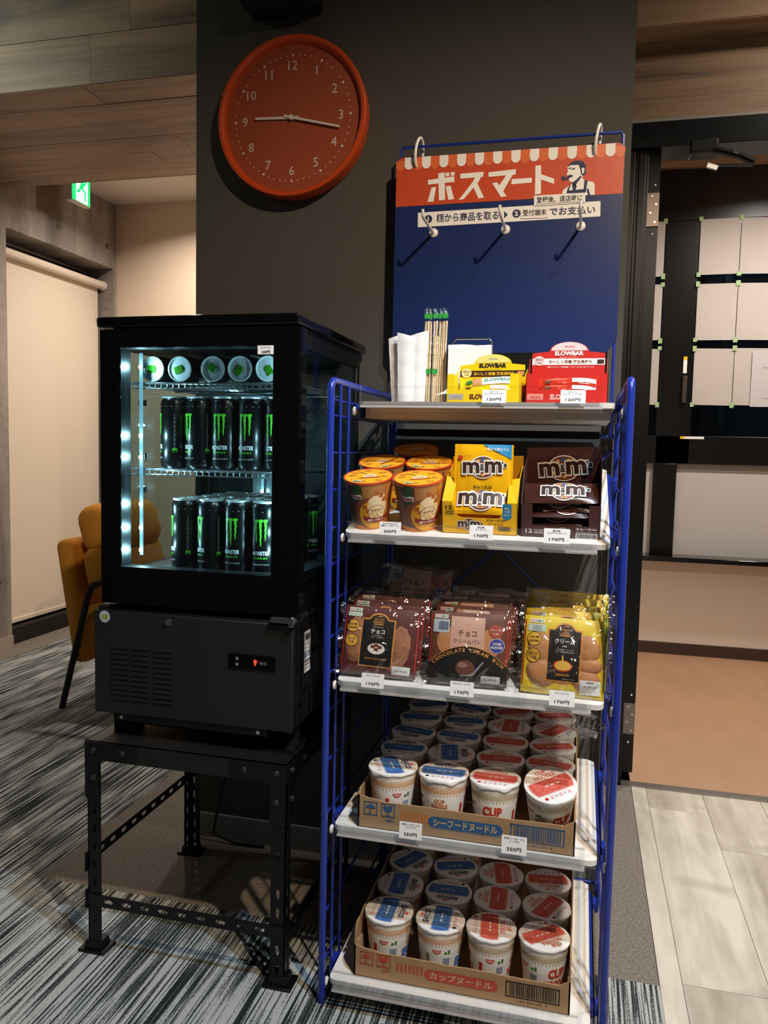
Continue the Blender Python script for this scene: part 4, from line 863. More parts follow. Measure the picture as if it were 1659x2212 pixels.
spin5 = [[-90, 92, -85, -140], [-88, 182, 92, 65], [-120, -160, 100, 190], [-150, 200, 0, 0]]
cx4 = [-.331, -.233, -.135, -.038]
for j in range(5):
    for k in range(4):
        sea = k < 2; x = cx4[k]+rr.uniform(-.001, .001); y = 1.441+.0962*j; z = .3512; R = RZ_(math.radians(spin4[j][k]))
        if j == 0 and k == 3: R = RX(math.radians(20)) @ R; y += .020; z += .0125; x += .003
        if j > 2 and k == 0: x -= .004
        lb = ('%s noodle cup on fourth shelf, %s, %s' % ('blue lidded seafood' if sea else 'red lidded', rowf[j], coln[k])) if not (j == 0 and k == 3) else 'red lidded noodle cup tipped forward at the right front of fourth shelf'
        place_cup(sea, (x, y, z), R, lb, 'noodle cups in the upper carton')
for j in range(4):
    for k in range(4):
        sea = k < 2
        if j == 3 and k > 1: continue
        place_cup(sea, ([-.333, -.233, -.134, -.036][k]+rr.uniform(-.001, .001), 1.449+.0985*j, .0552), RZ_(math.radians(spin5[j][k])),
                  '%s noodle cup on bottom shelf, %s, %s' % ('blue lidded seafood' if sea else 'red lidded', rowf[j], coln[k]), 'noodle cups in the lower carton')
def carton(z, col, word, label, fh, sh, x0, x1, ww):
    y0, y1 = 1.392, (1.877 if z > .2 else 1.86); t = thing('carton_tray', label, 'cardboard box', ((x0+x1)/2, 1.6, z))
    def part(nm, poly, fn, th, art=None):
        mb = MB(); mb.prism(poly, fn, 0, th, KRAFT)
        if art: mb.art(art, lambda x, zz, h: (x, y0-h, zz))
        return mb.build(nm, t, 0, world=True)
    box_part('base', t, x0, x1, y0, y1, z+.0002, z+.0016, KRAFT)
    r_ = random.Random(int(z*100)); 
    def torn(a0, a1, h, n=14, amp=.004): return [(a0+(a1-a0)*k/n, h+r_.uniform(-amp, amp)*(1 if 0 < k < n else 0)) for k in range(n+1)]
    fp = [(x0, z), (x1, z), (x1, z+fh*1.12), (x1-.012, z+fh*1.02)]+[(x, y) for x, y in reversed(torn(x0+.05, x1-.02, z+fh*.93, 16, .0012))]+[(x0+.045, z+fh*.97), (x0+.02, z+fh*1.02), (x0+.004, z+fh*1.08), (x0, z+fh*1.2)]
    A = Art(); W = x1-x0
    for i in (0, 1):
        bx = x0+.012+i*.0335; s_ = .026; bz = z+fh*.45
        for a, b_, c, d in ((0, s_, 0, .0017), (0, s_, s_-.0017, s_), (0, .0017, 0, s_), (s_-.0017, s_, 0, s_)): A.rect(bx+a, bx+b_, bz+c, bz+d, col, 1)
        cx_, cz = bx+s_/2, bz+s_/2
        if i == 0:
            A.poly([(cx_-.0095, cz-.0005)]+[(cx_-.0095*math.cos(a), cz-.0005+.0085*math.sin(a)) for a in [k*PI/10 for k in range(1, 10)]]+[(cx_+.0095, cz-.0005), (cx_+.005, cz+.0008), (cx_, cz-.0005), (cx_-.005, cz+.0008)], col, 2)
            A.rect(cx_-.0007, cx_+.0007, cz-.009, cz, col, 2.2); A.rect(cx_-.004, cx_+.0007, cz-.0102, cz-.009, col, 2.2); A.rect(cx_-.004, cx_-.0028, cz-.0102, cz-.007, col, 2.4); A.rect(cx_-.0006, cx_+.0006, cz+.008, cz+.0098, col, 2)
        else:
            A.poly([(cx_-.0085, cz+.009)]+[(cx_-.0085*math.cos(a), cz+.005-.009*math.sin(a)) for a in [k*PI/10 for k in range(0, 11)]]+[(cx_+.0085, cz+.009), (cx_+.001, cz+.009), (cx_-.001, cz+.0062), (cx_-.003, cz+.009)], col, 2)
            A.rect(cx_-.0008, cx_+.0008, cz-.0095, cz-.0035, col, 2.2); A.rect(cx_-.0055, cx_+.0055, cz-.0105, cz-.0092, col, 2.4)
    A.text('横積厳禁', x0+.062, z+fh*.34, .014, .0045, col, 1, .02)
    for k in range(7): A.rect(x0+.084+k*.0078, x0+.0875+k*.0078, z+fh*.42, z+fh*.72, P('cartonorange', '#d0773a') if ww > 5.5 else col, 1)
    cxw = x0+W*.51; A.poly([(cxw+sx*(.058+.0105*math.cos(a)) if True else 0, z+fh*.50+.0105*math.sin(a)) for sx, a in [(1, -PI/2+k*PI/8) for k in range(9)]+[(-1, PI/2-k*PI/8) for k in range(9)]], col, 1)
    A.text(word, cxw, z+fh*.50, .118, .0145, KEDGE, 2, .035)
    bx0, bx1 = x0+W*.715, x0+W*.955; bz0, bz1 = z+fh*.26, z+fh*.80; c2 = col if ww > 5.5 else INK
    for a in ((bx0, bx1, bz0, bz0+.002), (bx0, bx1, bz1-.002, bz1), (bx0, bx0+.0022, bz0, bz1), (bx1-.0022, bx1, bz0, bz1)): A.rect(*a, c2, 1)
    A.barcode(bx0+.007, bx1-.006, bz0+.004, bz1-.003, c2, 1, 30); A.text('149 02105 9', (bx0+bx1)/2, bz0-.0055, .055, .0036, c2, 1, .0)
    part('front_wall', fp, lambda x, zz, h: (x, y0+h, zz), .003, A)
    part('back_wall', [(x0, z), (x1, z), (x1, z+sh), (x0, z+sh)], lambda x, zz, h: (x, y1-h, zz), .003)
    for x, s_ in ((x0, 1), (x1, -1)):
        tp = torn(y0+.012, y1, z+sh, 18, .003)
        pl = [(y0, z), (y1, z)]+list(reversed(tp))+[(y0+.004, z+sh*.86), (y0, z+fh*1.1)]
        o = part('side_wall', pl, lambda yy, zz, h: (x+s_*h, yy, zz), .003)
    for x in (x0+.003, x1-.003):
        mb = MB(); mb.prism([(y0+.003, z+.002), (y0+.003, z+sh*.7), (y0+.05, z+sh*.55), (y0+.055, z+.002)], lambda yy, zz, h: (x+(h if x < -.2 else -h), yy, zz), .0005, .0025, KEDGE); mb.build('flap', t, 0, world=True)
    return t
carton(.3492, P('cartonblue', '#2f5a86'), 'シーフードヌードル', 'brown cardboard tray printed in blue on the fourth shelf', .057, .072, -.386, .013, 6)
carton(.0532, P('cartonred', '#b8452f'), 'カップヌードル', 'brown cardboard tray printed in red on the bottom shelf', .056, .100, -.388, .016, 5)
# packet of plastic forks lying over the last cups of the fourth shelf
t = thing('fork_packet', 'clear packet of white plastic forks hanging under the right end of the bread shelf', 'cutlery packet', (.012, 1.50, .545))
mb = MB()
for k in range(5): mb.obox((-.012+k*.010, 0, .012), (.0025, .002, .024), Matrix.Rotation(.25, 3, 'Y'), WPL)
mb.obox((.01, 0, -.004), (.05, .002, .012), Matrix.Rotation(.25, 3, 'Y'), WPL); mb.obox((.01, 0, .028), (.046, .002, .008), Matrix.Rotation(.25, 3, 'Y'), WPL); mb.build('fork', t, 0)['label'] = 'white plastic forks'
rw = random.Random(9); mb = MB(); vs = [(-.040, .002, .030), (-.020, -.006, .040), (.015, -.007, .036), (.036, -.003, .022), (.052, 0, .004), (.030, -.008, -.006), (.012, -.009, -.016), (-.018, -.008, -.014), (-.034, -.003, -.002), (-.042, 0, .014)]
cpt = [(rw.uniform(-.025, .03), -.012, rw.uniform(-.002, .028)) for _ in range(5)]
mb.add(vs+[(0, -.014, .012)]+[(x, .008, z) for x, y, z in vs], [(10, k, (k+1) % 10) for k in range(10)]+[(k, 11+k, 11+(k+1) % 10, (k+1) % 10) for k in range(10)], FILM); mb.build('film', t, 0)

# ================================================================ BREAD BAGS
BGY = P('bagyellow', '#e3c520'); BGB = P('bagbrown', '#5c261e'); BGC = P('bagchoc', '#6b3a27'); BLABEL = P('labelblack', '#16120f'); OUT = P('outline', '#d98e3f'); BUN = M('bun_crust', '#c08250', .6, var=(60, .15), bump=(90, .3)); BUND = M('danish_crust', '#a06a48', .6, var=(60, .25), bump=(120, .5)); LBY = P('spot', '#e5ac3c'); PNK = P('pinklabel', '#d3a48e')
BW, BH, BT = .145, .136, .011
def bag_d(u, v): a = abs(2*u/BW); b_ = abs(2*v/BH); return BT*max(0, (1-a**2.6))**.7*max(0, 1-b_**2.4)**.7
def lump(L, u, v): return max([0]+[h*math.sqrt(max(0, 1-((u-x)/rx)**2-((v-z)/rz)**2)) for x, z, rx, rz, h in L])
LUMP = {'cream': [(-.04, .012, .024, .028, .012), (-.035, -.030, .030, .026, .013), (.040, .015, .022, .027, .013), (.042, -.012, .024, .017, .012), (.038, -.036, .026, .02, .012), (0, 0, .04, .05, .012)],
        'danish': [(-.046, 0, .022, .048, .009), (.030, -.008, .030, .050, .010)], 'choc': [(.0, -.005, .055, .048, .009)]}
LUMP = {k: [(x, z, a, b, h*.75) for x, z, a, b, h in v] for k, v in LUMP.items()}
def make_bag(kind):
    L = LUMP[kind]; D = lambda u, v: max(bag_d(u, v), .004+lump(L, u, v) if lump(L, u, v) > 0 else 0)
    t = thing('bread_bag', 'bag', 'bread bag'); base = {'cream': BGY, 'danish': BGB, 'choc': BGC}[kind]
    mb = MB(); NU, NV = 30, 26
    mb.grid(lambda a, b_: ((a-.5)*BW, -bag_d((a-.5)*BW, (b_-.5)*BH), (b_-.5)*BH), NU, NV, base); mb.grid(lambda a, b_: ((.5-a)*BW, .6*bag_d((a-.5)*BW, (b_-.5)*BH), (b_-.5)*BH), 12, 10, base)
    A = Art()
    def fn(u, v, h): return (u, -D(u, v)-h-.0004, v)
    def labelshape(x0, x1, z0, z1, r, e, m, lay):
        c = (x0+x1)/2; pts = [(x0-e, z0-e), (x1+e, z0-e), (x1+e, z1+e), (c+r+.003+e, z1+e)]+[(c+(r+e)*math.cos(a), z1+.0+(r+e)*.72*math.sin(a)+e*.3) for a in [k*PI/12 for k in range(1, 12)]]+[(c-r-.003-e, z1+e), (x0-e, z1+e)]
        A.poly(pts, m, lay)
    def circles():
        for z, tx in ((.0265, ('3日間', '熟成発酵')), (-.0025, ('パネトーネ種', '使用'))):
            A.circ(-.0535, z, .0128, BLABEL, 1); A.circ(-.0535, z, .0118, LBY, 2); A.text(tx[0], -.0535, z+.0032, .017, .0042, INK, 3, .01); A.text(tx[1], -.0535, z-.0035, .017 if len(tx[1]) > 2 else .009, .0042, INK, 3, .01)
    def como(x, z):
        A.rect(x-.0125, x+.0125, z-.0035, z+.0035, CUPW, 1)
        for k, (c, m) in enumerate(zip('COMO', (RED, RED, GRN, GRN))): A.text(c, x-.0085+k*.0057, z, .0045, .0042, m, 2, .03)
    def bakery(c, z):
        A.text("COMO'S", c, z, .019, .0042, OUT, 3, .02); A.text('BAKERY', c, z-.0055, .021, .0042, OUT, 3, .02); A.rect(c-.009, c+.009, z-.0108, z-.0088, OUT, 3)
        for k in range(3): A.poly([(c-.007+k*.003, z+.004+k*.0012), (c+.001+k*.003, z+.0085-k*.0008), (c+.006, z+.0055), (c+.001+k*.002, z+.0072-k*.001)], OUT, 3+k*.2)
    A.rect(-.071, -.069, -.055, .06, RED, 1); A.rect(.069, .071, -.055, .06, GRN if kind == 'cream' else RED, 1)
    if kind == 'cream':
        como(-.050, .0590); A.rect(-.066, -.034, .040, .053, P('milk', '#c9d3c0'), 1); A.barcode(-.058, -.042, .041, .051, GRY, 1, 14)
        labelshape(-.0285, .0285, -.043, .046, .0165, .0016, OUT, 2); labelshape(-.0275, .0275, -.042, .045, .0158, 0, BLABEL, 3)
        bakery(0, .0465)
        A.text('クリーム', 0, .0265, .0345, .0088, CUPW, 4, .02); A.text('小町', 0, .0180, .0085, .0038, CUPW, 4, .01)
        A.text('ミルク感際立つクリームを', .001, .0118, .030, .0022, CUPW, 4, 0); A.text('パネトーネ種使用生地で包み込み', .001, .0078, .034, .0022, CUPW, 4, 0)
        A.circ(-.001, -.0165, .0168, P('bowlred', '#b23418'), 4, sy=.62); A.circ(-.001, -.0160, .0142, P('custard', '#eab94c'), 5, sy=.58); A.rect(-.003, -.0005, -.012, .002, P('custard', '#eab94c'), 6)
        A.text('CREAM BUN', -.001, -.0320, .024, .0042, OUT, 4, .02, .03, .2); A.text('※写真はイメージです。', .010, -.0390, .022, .0018, CUPW, 4, 0)
        circles(); A.rect(.030, .065, -.062, -.037, WHT, 5); A.text('消費期限', .047, -.0405, .013, .003, INK, 6, .01); A.text('16.09.26', .047, -.0480, .024, .0034, INK, 6, 0)
    if kind == 'danish':
        como(-.052, .0600); A.rect(-.066, -.038, .046, .055, P('milk', '#c9d3c0'), 1)
        labelshape(-.0355, .0265, -.050, .043, .0165, .0016, OUT, 2); labelshape(-.0345, .0255, -.049, .042, .0158, 0, BLABEL, 3); bakery(-.0045, .0435)
        A.text('デニッシュ', -.0045, .0285, .019, .0036, CUPW, 4, .01); A.text('チョコ', -.0045, .0195, .0265, .0088, CUPW, 4, .025)
        A.text('コクのある味わい、', -.0045, .0115, .021, .0022, CUPW, 4, 0); A.text('チョコレート＆濃厚仕立て', -.0045, .0075, .028, .0022, CUPW, 4, 0)
        A.circ(-.0045, -.0150, .0165, CUPW, 4, sy=.66)
        for x, z in ((-.011, -.0115), (-.0045, -.0085), (.002, -.0115), (-.0045, -.0165)): A.poly([(x-.004, z-.003), (x+.004, z-.003), (x+.004, z+.003), (x-.004, z+.0035)], BRN, 5+abs(x)*20)
        A.text('CHOCOLATE DANISH', -.0045, -.0350, .042, .0036, OUT, 4, .015); circles(); A.rect(.028, .062, -.062, -.045, WHT, 5); A.text('16.09.26', .045, -.054, .024, .0034, INK, 6, 0)
    if kind == 'choc':
        como(-.052, .0585); A.rect(-.066, -.036, .028, .053, P('bagpale', '#bcc2c8'), 1); A.barcode(-.056, -.038, .033, .049, NAVY, 2, 16)
        A.poly([(-.033, -.01), (.029, -.01), (.029, .060), (-.033, .060)], PNK, 2); A.rect(-.006, .002, .0445, .0453, OUT, 3)
        A.text('チョコ', -.002, .0285, .034, .0118, BRN, 3, .02); A.text('クリームパン', -.002, .0135, .050, .0078, BRN, 3, .01)
        arc = [(-.072+.144*k/24, .004-.034*((k-12)/12)**2) for k in range(25)]
        A.poly([(-.072, -.064)]+[(.072, -.064)]+list(reversed([(x, y+.0012) for x, y in arc])), OUT, 3.5); A.poly([(-.072, -.065)]+[(.072, -.065)]+list(reversed(arc)), BLABEL, 4)
        s_ = 'CHOCOLATE CREAM BUN'
        for k, ch in enumerate(s_):
            if ch == ' ': continue
            x = -.0625+.125*k/(len(s_)-1); y = .004-.034*(x/.072)**2-.0065; A.text(ch, x, y, None, .0068 if ch != "'" else .003, OUT, 5, .03, -math.atan(2*.034*x/.072**2))
        A.circ(-.003, -.036, .0175, P('choc1', '#6f4332'), 5, sy=.85); A.circ(-.008, -.031, .0085, P('choc2', '#a27460'), 6, sy=.6); A.poly([(.008, -.047), (.028, -.022), (.0305, -.0235), (.012, -.050), (-.012, -.052), (-.012, -.050)], GRY, 6)
        A.circ(.049, .036, .0128, P('badgered', '#a8442f'), 3); A.text('パネトーネ種', .049, .0385, .019, .004, CUPW, 4, .01); A.text('使用', .049, .0315, .009, .004, CUPW, 4, .01)
        A.circ(.052, .009, .0138, CUPW, 3); A.circ(.052, .009, .0130, PRPL, 3.5); A.text('3日間', .052, .0125, .015, .005, CUPW, 5, .02); A.text('熟成発酵', .052, .0058, .021, .005, CUPW, 5, .015)
        A.rect(.026, .060, -.062, -.048, P('datepale', '#c4c2c4'), 6); A.text('16.09.01', .043, -.055, .026, .0034, INK, 7, 0)
    mb.art(A, fn, .007); b = mb.build('wrapper', t, 70)
    mb = MB(); bl = BUN if kind != 'danish' else BUND
    for x, z, rx, rz, h in L:
        if kind == 'choc' : continue
        vs = []; n = 14; rings = 6
        for i in range(rings+1):
            for k in range(n):
                f = i/rings; a = 2*PI*k/n; wob = 1+.05*math.sin(3*a+x*200); u, v = x+rx*f*wob*math.cos(a)*.99, z+rz*f*wob*math.sin(a)*.99; vs.append((u, -(.0042+h*math.sqrt(max(0, 1-f*f)))-.0001*i if f < 1 else -bag_d(u, v)*.98, v))
        mb.add(vs, [(i*n+k, (i+1)*n+k, (i+1)*n+(k+1) % n, i*n+(k+1) % n) for i in range(rings) for k in range(n)], bl)
    if kind == 'choc':
        for x0 in (.038, -.036):
            A2 = Art(); A2.circ(x0, .012, .022, BUN, 0, sy=1.2); mb.art(A2, lambda u, v, h: fn(u, v, .0002), .008)
    mb.build('bread', t, 70)
    # clear outer film with crimped, ragged seals at both ends
    r_ = random.Random({'cream': 1, 'danish': 2, 'choc': 3}[kind]); W2, H2 = BW+.006, BH+.004; nz = {}
    def fd(a, b_):
        u, v = (a-.5)*W2, (b_-.5)*H2; k = (round(a*22), round(b_*18))
        if k not in nz: nz[k] = r_.uniform(-.001, .0036)
        edge = min(a, 1-a, b_, 1-b_); return (u, -max(D(u*.98, v*.98), 0)-.0022-nz[k]*(1 if edge > .01 else .2), v+(.003*math.sin(u*90) if b_ > .95 else 0))
    mb = MB(); mb.grid(fd, 22, 18, FILM); mb.build('film', t, 35)
    for s_ in (-1, 1):
        mb = MB(); vs = []; n = 30
        for k in range(n+1):
            v = (k/n-.5)*H2; x0 = s_*(W2/2-.002); vs += [(x0, -.001+.0012*math.sin(k*1.3), v), (x0+s_*(.006+(.0016 if k % 2 else 0)+.003*math.sin(k*.5)), -.004+.004*math.sin(k*.9+s_), v*1.03)]
        mb.add(vs, [(2*k, 2*k+1, 2*k+3, 2*k+2) for k in range(n)], FILM2); mb.build('end_seal', t, 35)
    return t
bags = {k: make_bag(k) for k in ('danish', 'choc', 'cream')}; usedb = {}
def bag(kind, x, a, dz, lean, yawb, label, roll=0):
    b = bags[kind] if kind not in usedb else copy_tree(bags[kind]); usedb[kind] = 1
    p = SHF[2](x, a+.004, 0)+Vector((0, 0, BH/2*math.cos(lean)+.001+dz)); put(b, p, RZ_(yawb) @ RX(lean) @ Matrix.Rotation(roll, 3, 'Y')); b.scale = (1, 1, {'danish': .93, 'choc': .96, 'cream': 1}[kind]); b['label'] = label; b['group'] = {'danish': 'chocolate danish bags', 'choc': 'chocolate cream bun bags', 'cream': 'cream bun bags'}[kind]; return b
LN = -.24
bag('danish', -0.3565, 0.0300, 0, LN, .05, 'brown chocolate danish bag with black label, frontmost of its row', .04)
bag('danish', -0.352, 0.0600, .004, LN, -.03, 'chocolate danish bag right behind the front one, only its arched label top showing', .02)
bag('danish', -0.348, 0.0900, .007, LN, .02, 'third chocolate danish bag back, its label arch showing highest', .02)
bag('danish', -0.352, 0.1200, .004, LN, -.02, 'rearmost chocolate danish bag of the row, half in shadow', .02)
bag('choc', -0.19, 0.0300, 0, LN, .02, 'pink labelled chocolate cream bun bag, frontmost of its row')
bag('choc', -0.187, 0.0600, .003, LN, -.02, 'chocolate cream bun bag second from the front, top of pink label showing', .01)
bag('choc', -0.181, 0.0900, .006, LN, .03, 'chocolate cream bun bag third from the front, pink label edge tilted', -.03)
bag('choc', -0.17, 0.1300, .002, LN, 0, 'chocolate cream bun bag standing fourth in its row, in shadow', .01)
bag('choc', -0.16, 0.1650, .004, LN, .03, 'rearmost chocolate cream bun bag of the middle row, darkest of them', .01)
bag('choc', -0.345, 0.3000, .005, LN-.1, .0, 'lone chocolate cream bun bag at the back behind the danish bags', .06)
bag('cream', -0.019, 0.0300, 0, LN, -.02, 'yellow cream bun bag with black label, frontmost of its row', .02)
bag('cream', -0.0175, 0.0600, .004, LN, .03, 'yellow cream bun bag second from the front, label arch just above the first', .015)
bag('cream', -0.0225, 0.0900, .006, LN, -.03, 'yellow cream bun bag third from the front, shifted to the left', .02)
bag('cream', -0.0165, 0.1200, .009, LN, .02, 'yellow cream bun bag fourth from the front', .02)
bag('cream', -0.0155, 0.1500, .011, LN, -.02, 'rearmost yellow cream bun bag, partly in shadow', .02)

# ================================================================ SOUP CUPS
KO = P('soup_orange', '#e08a2c'); KY = P('soup_yellow', '#eda91f'); KRED = M('soup_rim', '#d8442a', .3, coat=.3); KB = P('soup_brown', '#5a4030'); KG = P('soup_green', '#1d5a22'); KR2 = P('soup_ribbon', '#8e241c'); KC = P('soup_cream', '#f0cf94'); KT = P('crouton', '#b5631f')
KBODY = M('soup_body', '#c98a48', .4, coat=.3)
def kr(z): return .0335+(.0455-.0335)*z/.09
def make_soup():
    t = thing('soup_cup', 'cup', 'soup cup'); mb = MB(); mb.lathe([(0, .004), (.029, .004), (.030, 0), (.0335, 0), (.0455, .090), (.0460, .0915), (.0460, .0935)], KBODY, 40)
    A = Art(); c = 2*PI*.0395
    def ell(x, z, rx, rz, m, lay): A.circ(x, z, rx, m, lay, 28, rz/rx)
    A.rect(-c/2, c/2, .0, .008, KO, 0); A.rect(-.062, -.012, .008, .088, KB, 1); A.rect(.03, .062, .008, .088, P('soup_tan', '#c9782f'), 1)
    for off in (0, PI*.0395*1.0):
        o = off
        ell(o-.002, .034, .030, .031, KB if 0 else P('soup_maroon', '#8a4a2a'), 2); ell(o+.004, .031, .026, .028, KY, 2.5); ell(o+.014, .046, .019, .022, KC, 3); A.poly([(o-.004, .060), (o+.012, .074), (o+.028, .070), (o+.024, .055), (o+.010, .044)], P('soup_cheese', '#f4dcae'), 3.4)
        for x, z in ((o+.012, .074), (o+.020, .069), (o+.026, .060), (o-.010, .048), (o-.005, .040)): A.poly([(x-.004, z-.0035), (x+.004, z-.004), (x+.0045, z+.003), (x-.003, z+.004)], KT, 4)
        A.poly([(o-.030, .092), (o-.018, .092), (o-.016, .060), (o-.031, .058)], KG, 3); A.poly([(o-.0345, .073), (o-.0275, .0705), (o-.019, .0728), (o-.0135, .0715), (o-.0135, .0625), (o-.019, .0635), (o-.0275, .0615), (o-.0345, .064)], CUPW, 4)
        A.text('Knorr', o-.024, .0672, .0185, .0068, KR2, 5, .05)
        A.circ(o+.012, .034, .0165, KR2, 4); A.circ(o+.012, .034, .0155, CUPW, 4.4); A.circ(o+.012, .034, .0145, KC, 4.8); A.text('サクサク', o+.012, .0395, .021, .0062, KB, 5.5, .03); A.text('de', o+.012, .0332, .004, .0032, KR2, 5.5, .02); A.text('コパン', o+.012, .0270, .016, .0062, KB, 5.5, .03)
        A.rect(o-.001, o+.0075, .0330, .0336, KB, 5.5); A.rect(o+.0165, o+.025, .0330, .0336, KB, 5.5)
        rb = [(o+.012+x, .0155+x*x*9) for x in [(-.026+.052*k/12) for k in range(13)]]; A.poly(rb+[(x, z+.0085) for x, z in reversed(rb)], KR2, 6)
        A.text('濃厚コーンポタージュ', o+.012, .0205, .036, .0046, CUPW, 7, .03)
    def fn(u, v, h): r = kr(v)+h*.9+.0001; a = u/.0395; return (r*math.sin(a), -r*math.cos(a), v)
    mb.art(A, fn, .006); mb.build('cup_body', t, 50)
    mb = MB(); mb.lathe([(.0455, .0925), (.0471, .0925), (.0475, .0945), (.0471, .0962), (.0450, .0958)], KRED, 40); mb.disc((0, 0, .0955), .0462, KY, 40); A = Art()
    A.circ(0, 0, .0455, KO, .5); A.circ(0, -.001, .0440, KY, 1)
    for x, y, a in ((-.025, .022, .4), (-.030, .008, 1.2), (0, .034, .1), (.028, .016, .8), (.030, -.008, 2), (.018, -.030, .3), (-.012, -.033, 1)):
        A.poly([(x+.008*math.cos(a+k*PI/2+.3*(k % 2)), y+.006*math.sin(a+k*PI/2)) for k in range(4)], KT, 2)
        A.poly([(x+.004*math.cos(a+k*PI/2), y+.003*math.sin(a+k*PI/2)) for k in range(4)], P('crouton2', '#d98a3c'), 3)
    A.circ(.003, .0, .0135, KC, 2); A.text('サクサク', .003, .004, .019, .005, KB, 3, .02); A.text('コパン', .003, -.004, .015, .005, KB, 3, .02); A.rect(-.017, .022, -.0135, -.0085, KR2, 3)
    A.poly([(-.034, -.016), (-.012, -.026), (-.012, -.034), (-.026, -.034)], KG, 2); A.poly([(-.031, -.019), (-.013, -.027), (-.014, -.032), (-.029, -.026)], CUPW, 3); A.text('Knorr', -.0215, -.0262, .013, .0035, KR2, 4, .03, -.42); A.poly([(-.020, .030), (-.004, .012), (-.002, .0135), (-.018, .031)], KB, 3)
    mb.art(A, lambda x, y, h: (x, y, .0955+h*.6)); mb.build('lid', t, 40)
    return t
s0 = make_soup(); ang1 = math.atan(SH[1]['t'])
for i, (x, a, r, lb) in enumerate(((-.3925, .052, 16, 'orange soup cup at the left front corner of second shelf'), (-.2965, .052, 20, 'orange soup cup in the front row beside the yellow candy box'), (-.390, .150, 60, 'orange soup cup standing behind the left front cup'),
                                   (-.2945, .152, 5, 'orange soup cup in the second row behind the yellow candy box side'), (-.340, .243, 30, 'orange soup cup at the back, shaded by the top shelf'))):
    c = s0 if i == 0 else copy_tree(s0); put(c, SHF[1](x, a, .0006), RX(ang1) @ RZ_(math.radians(r))); c['label'] = lb; c['group'] = 'orange soup cups'

# ================================================================ CANDY BOXES (second shelf)
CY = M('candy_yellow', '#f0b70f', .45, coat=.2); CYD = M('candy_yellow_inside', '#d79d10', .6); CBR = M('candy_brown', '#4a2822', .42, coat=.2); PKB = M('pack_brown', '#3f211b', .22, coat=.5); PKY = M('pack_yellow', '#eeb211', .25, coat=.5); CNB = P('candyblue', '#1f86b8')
def wordmark(A, x, z, w_, rot=0, lay=3):
    h = w_*.26; c, s_ = math.cos(rot), math.sin(rot)
    def o(dx, dz): return (x+c*dx-s_*dz, z+s_*dx+c*dz)
    rc = random.Random(3); A.circ(x, z, w_*.30, CUPW, lay, 28, .86); A.circ(x, z, w_*.275, BRN, lay+.3, 28, .86)
    for k in range(12):
        a = k*PI/6; p = o(w_*.2*math.cos(a), w_*.17*math.sin(a)); A.circ(p[0], p[1], w_*.045, (RED, GRN, YEL, BLU, ORG)[k % 5], lay+.6, 12, .75)
    for dx, ww, hh, s2 in ((-w_*.27, w_*.38, h, 'm'), (w_*.23, w_*.38, h, 'm')):
        p = o(dx, dx*.02); A.text(s2, p[0], p[1], ww*1.13, hh*1.26, CUPW, lay+1.5, .075, rot); A.text(s2, p[0], p[1], ww, hh, DRK, lay+2, .035, rot)
    p = o(-w_*.02, 0); A.text('&', p[0], p[1], w_*.13, h*.80, CUPW, lay+2.2, .09, rot); A.text('&', p[0], p[1], w_*.10, h*.62, INK, lay+2.6, .03, rot); p = o(w_*.475, h*.22); A.text("'s", p[0], p[1], w_*.13, h*.62, CUPW, lay+2.2, .10, rot); A.text("'s", p[0], p[1], w_*.11, h*.52, INK, lay+2.6, .04, rot)
